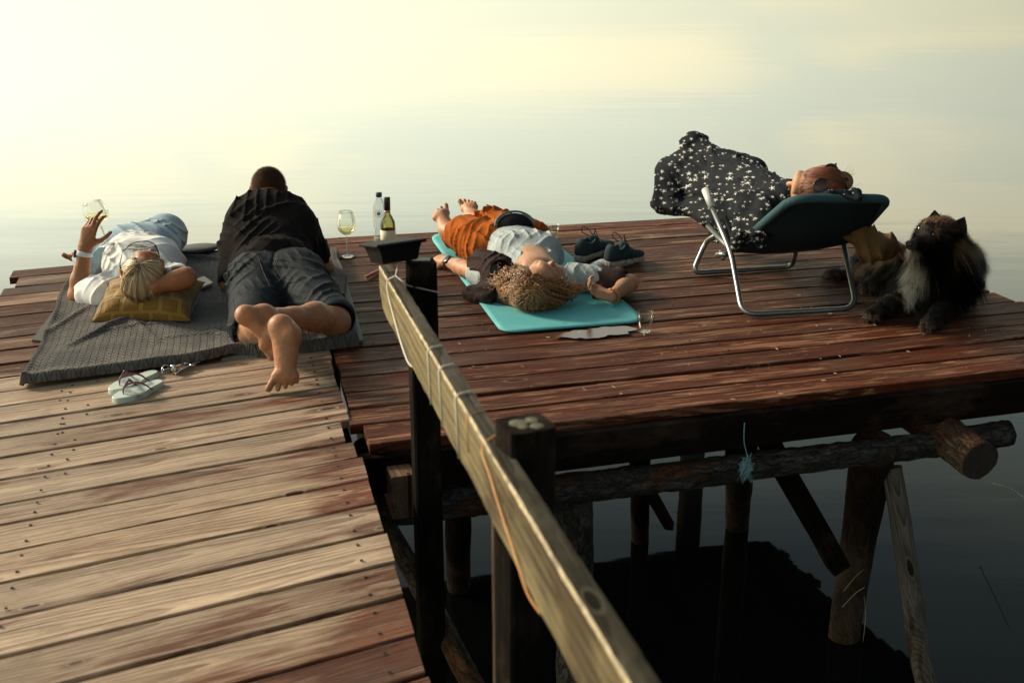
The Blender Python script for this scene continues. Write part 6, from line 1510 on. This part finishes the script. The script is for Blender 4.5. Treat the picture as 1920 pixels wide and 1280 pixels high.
def waist_bag():
    t = empty('waist_bag', Q(963, 418, 5.68), 'black half-moon waist bag with teal piping resting on the belly', 'waist bag')
    l, r_, top = q3(928, 428, 5.66), q3(1000, 424, 5.70), q3(962, 400, 5.72); c = (l + r_) / 2; ex = nrmz(r_ - l); ez = nrmz(top - c - ex * np.dot(top - c, ex)); ey = np.cross(ez, ex); w = np.linalg.norm(r_ - l) / 2; h = np.dot(top - c, ez)
    S_ = SDF(c - .2, c + .2, .0045); S_.ell(c, (w, .045, h), (ex, ey, ez), .01); S_.cut(c - ez * .004, -ez + np.array([0, 0, 0])); S_.ob('bag_body', cloth_mat('black_mesh', (.012, .013, .016), .2, rough=.6), t)
    arc = [c + ex * math.cos(a) * w * 1.01 + ez * math.sin(a) * h * 1.02 - ey * .016 * 0 for a in np.linspace(0, math.pi, 26)]
    for dy, rr_ in ((.022, .0055), (-.022, .0055)):
        g = Geo(); g.tube([Vector(p + ey * dy * (1 if 1 else 0)) for p in arc], rr_, 8); g.ob('piping', simple('teal_piping', (.035, .13, .17), .6), t)
    g = Geo(); g.tube([Vector(l + ex * .01), Vector(q3(915, 440, 5.62)), Vector(q3(905, 452, 5.58))], .008, 6, flat=.5); g.ob('strap', simple('black_web', (.02, .02, .02), .8), t)
    g = Geo(); g.tube([Vector(r_ - ex * .01), Vector(q3(1018, 436, 5.72)), Vector(q3(1036, 444, 5.74))], .009, 6, flat=.5); g.ob('strap', simple('brown_web', (.12, .045, .02), .8), t)
waist_bag()
def puddle():
    c = P(1110, 627, 0); V = []; n = 60; cs = [(1028, 632), (1075, 622), (1120, 616), (1168, 612), (1187, 618), (1170, 626), (1130, 633), (1085, 636)]
    pts = catmull([np3(P(x, y, .0012)) for x, y in cs] + [np3(P(*cs[0], .0012))], 8)[:-1]
    b = bmesh.new(); b.faces.new([b.verts.new(Vector(p) + Vector((.03 * mnoise.noise(Vector(p) * 22), .02 * mnoise.noise(Vector(p) * 26 + Vector((5, 0, 0))), 0))) for p in pts]); bmesh.ops.recalc_face_normals(b, faces=b.faces)
    g = NT('spilled_water'); g.set(Base_Color=(.07, .04, .03), Roughness=.16, IOR=1.33); g.b.inputs['Specular IOR Level'].default_value = .62
    o = bm_ob('puddle', b, g.m); o.location.z = .003; props(o, kind='structure')
puddle()

# black plastic tray and strings on the handrail
def rail_bits():
    c = Q(737, 466, 3.14); t = empty('plastic_tray', c, 'black plastic tray tied upside down on the far end of the handrail', 'tray')
    Mx = Matrix.Translation(c) @ Matrix.Rotation(math.radians(-11), 4, 'X') @ Matrix.Rotation(math.radians(30), 4, 'Z') @ Matrix.Rotation(math.radians(-6), 4, 'Y'); M_b = simple('black_plastic_tray', (.005, .0055, .006), .6, vary=.15, spec=.1)
    def frus(nm, zs):
        V = []; Fc = []
        for x, y, z in zs:
            for a, b in ((-1, -1), (1, -1), (1, 1), (-1, 1)): V.append(Mx @ Vector((a * x, b * y, z)))
        for i in range(len(zs) - 1): Fc += [(i * 4 + k, i * 4 + (k + 1) % 4, i * 4 + 4 + (k + 1) % 4, i * 4 + 4 + k) for k in range(4)]
        Fc += [(3, 2, 1, 0), tuple(len(zs) * 4 - 4 + k for k in range(4))]; o = mesh_ob(nm, V, Fc, M_b, t); md = o.modifiers.new('b', 'BEVEL'); md.width = .002; md.segments = 2
    frus('rim', [(.073, .062, .012), (.075, .064, .016), (.075, .064, .019), (.066, .055, .022)]); frus('tray_body', [(.052, .042, -.034), (.060, .050, .0), (.064, .054, .0125)])
    M_s = simple('white_string', (.55, .54, .48), .8, vary=.1); st = empty('string', Q(755, 535, 3.1), 'white string knotted round the handrail end and tray', 'string')
    rx = lambda s_, y_, z_: RM @ Vector((s_, -y_, z_))
    W, H = .036, .118
    k0 = rx(.30, -.006, H / 2 + .006)
    kn = rx(.22, -.0, H / 2 + .018)
    def wr(y0=1.): pass
    g = Geo(); g.tube(catmull([Mx @ Vector((-.0, -.03, -.034)), (Mx @ Vector((0, -.03, -.036))).lerp(kn, .5), kn], 4), .0022, 6)
    g.ob('strand', M_s, st)
    g = Geo(); g.tube(catmull([kn, rx(.21, W / 2 + .004, H / 2 - .004), rx(.30, W / 2 + .004, 0), rx(.55, W / 2 + .004, -H / 2), rx(.60, 0, -H / 2 - .004)], 6), .0022, 6); g.ob('strand', M_s, st)
    g = Geo(); g.tube(catmull([kn, rx(.24, -W / 2 - .006, H / 2 - .002), Vector((cA.x - .03, cA.y - .05, .615)), Vector((cA.x + .05, cA.y - .045, .595))], 6), .002, 6); g.ob('strand', M_s, st)
    for s_, mt, rr_ in ((.86, M_s, .0024), (1.0, M_s, .0024), (1.18, M_s, .0024)):
        pts = [rx(s_ + .02, W / 2 + .002, -H / 2), rx(s_, W / 2 + .003, H / 2 - .004), rx(s_, W / 2 - .006, H / 2 + .004), rx(s_ - .01, -W / 2 + .006, H / 2 + .004), rx(s_ - .01, -W / 2 - .003, H / 2 - .006), rx(s_ + .02, -W / 2 - .003, -H / 2)]
        g = Geo(); g.tube(pts, rr_ * .8, 6); g.ob('wrap', mt, st)
    M_c = simple('copper_wire', (.42, .20, .06), .5, .3, vary=.2); wr_ = empty('wire', rx(1.6, 0, 0), 'thin orange copper wire trailing along the side of the handrail', 'wire')
    pts = [rx(1.42, -W / 2 + .01, H / 2 + .01), rx(1.43, W / 2 + .004, H / 2 - .01), rx(1.50, W / 2 + .004, .02), rx(1.56, W / 2 + .005, -.0), rx(1.66, W / 2 + .004, -.035), rx(1.74, W / 2 + .004, -.06), rx(1.80, W / 2 - .002, -.066)]
    g = Geo(); g.tube(catmull(pts, 6), .0015, 6); g.ob('strand', M_c, wr_)
    g = Geo(); g.tube([rx(1.3, W / 2 + .003, -.01), rx(1.29, W / 2 + .003, H / 2), rx(1.28, -W / 2, H / 2 + .003)], .0012, 6); g.ob('strand', M_c, wr_)
    g = Geo(); g.tube(catmull([rx(2.24, -W / 2 + .01, H / 2 + .012), rx(2.25, 0, H / 2 + .008), rx(2.27, W / 2, H / 2 + .004), rx(2.30, W / 2 + .004, -.02)], 5), .0014, 6); g.ob('strand', M_c, wr_)
    # metal plates with screws on post A
    g = Geo(); g.box((cA.x, cA.y, .6755), .05, .035, .006); g.ob('bracket', simple('rusty_bracket', (.05, .045, .04), .5, .6, vary=.5, scale=80), rail, False)
    # lichen on top of post B
    lich = simple('lichen', (.11, .12, .08), .95, vary=.4, scale=120, bump=1., bscale=260)
    for dx, dy, r_ in ((-.012, -.002, .016), (.010, .012, .011), (.018, -.014, .012), (-.004, -.018, .009)):
        pts = [Vector((cB.x + dx + math.cos(k / 16 * 6.2832) * r_ * (1 + .25 * mnoise.noise(Vector((k * .9, dx * 90, 0)))), cB.y + dy + math.sin(k / 16 * 6.2832) * r_ * (1 + .25 * mnoise.noise(Vector((k * .9, dx * 70, 4)))), .753)) for k in range(16)]
        mesh_ob('lichen_patch', [Vector((cB.x + dx, cB.y + dy, .7565))] + pts, [(0, 1 + k, 1 + (k + 1) % 16) for k in range(16)], lich, rail, True)
    # square upright beside post B
    c2 = Q(948, 1010, 1.88)
    timber('upright', Vector((c2.x, c2.y, WZ - .1)), Vector((c2.x, c2.y, .60)), .034, .05, M_prop, rail, up=Vector((.35, .93, 0)))
rail_bits()

# blue net twine hanging from the platform edge
def twine():
    t = empty('net_twine', P(1392, 850, -.2), 'tangle of pale blue net twine caught on the bearer log', 'twine'); M_t = simple('blue_twine', (.17, .33, .38), .7, vary=.2)
    top = P(1396, 792, -.06); c = P(1396, 872, -.215) + Vector((0, -.03, .0)); r = random.Random(3)
    g = Geo(); g.tube(catmull([top, top.lerp(c, .4) + Vector((-.004, 0, 0)), top.lerp(c, .75) + Vector((.006, 0, 0)), c], 5), .0016, 5); g.ob('strand', M_t, t)
    g = Geo()
    for i in range(26):
        pts = [c + Vector((r.gauss(0, .012), r.gauss(0, .010), r.gauss(0, .022))) for _ in range(6)]; g.tube(catmull(pts, 4), .0009, 4)
    props(g.ob('tangle', M_t, t), kind='stuff')
twine()
# crumbs and splinters on the boards
def crumbs():
    r = random.Random(9); g = Geo()
    for i in range(70):
        x, y = r.uniform(800, 1850), r.uniform(600, 760)
        p = P(x, y, .0035)
        if p.y < 3.62 + (p.x) * .29: continue
        d = Vector((r.uniform(-1, 1), r.uniform(-1, 1), 0)).normalized() * r.uniform(.002, .009); g.tube([p - d, p + d + Vector((0, 0, .002))], r.uniform(.0008, .0018), 4)
    for (x, y) in ((1460, 738), (1370, 748), (1495, 553), (1553, 588), (1540, 713)):
        p = P(x, y, .004); g.tube([p, p + Vector((.014, -.006, .003))], .002, 5)
    props(g.ob('wood_chips', simple('pale_chips', (.45, .36, .24), .8), None, False), kind='stuff')
crumbs()
# dry reed stems by the piles
def reeds():
    M_r = simple('dry_reed', (.34, .30, .18), .8, vary=.2)
    for i, (a, b, lab) in enumerate(((P(1575, 1130, -.95), P(1618, 1092, -.82), 'dry reed stem stuck against the big pile, lower one'), (P(1578, 1100, -.93), P(1615, 1060, -.80), 'dry reed stem stuck against the big pile, upper one'), (P(1614, 1195, WZ), P(1616, 1110, -.85), 'upright dry reed at the waterline of the big pile'), (P(1855, 900, -.9), P(1925, 935, -.8), 'pale dry reed blade over the water at the right edge'))):
        g = Geo(); m = (a + b) / 2 + Vector((.01, -.02, .012)); g.tube(catmull([a + Vector((0, -.03, 0)), m, b + Vector((0, -.03, 0))], 5), [.0022] * 5 + [.0018] * 5 + [.001], 5, flat=.5); props(g.ob('reed', M_r), lab, 'reed')
reeds()
# far shore: its tree tops just reach into the mirrored sky at the top of the picture
def shore():
    r = random.Random(4); yy = 420.
    b = Geo(); V = []; 
    mesh_ob('far_bank', [(-400, yy, WZ - .5), (400, yy, WZ - .5), (400, yy + 60, WZ + 3), (-400, yy + 60, WZ + 3), (-400, yy + 60, WZ - 2), (400, yy + 60, WZ - 2), (400, yy, WZ - 2), (-400, yy, WZ - 2)], [(0, 1, 2, 3), (3, 2, 5, 4), (7, 6, 1, 0), (4, 5, 6, 7)], simple('bank_grass', (.06, .07, .03), .9)).__setitem__('kind', 'structure')
shore()
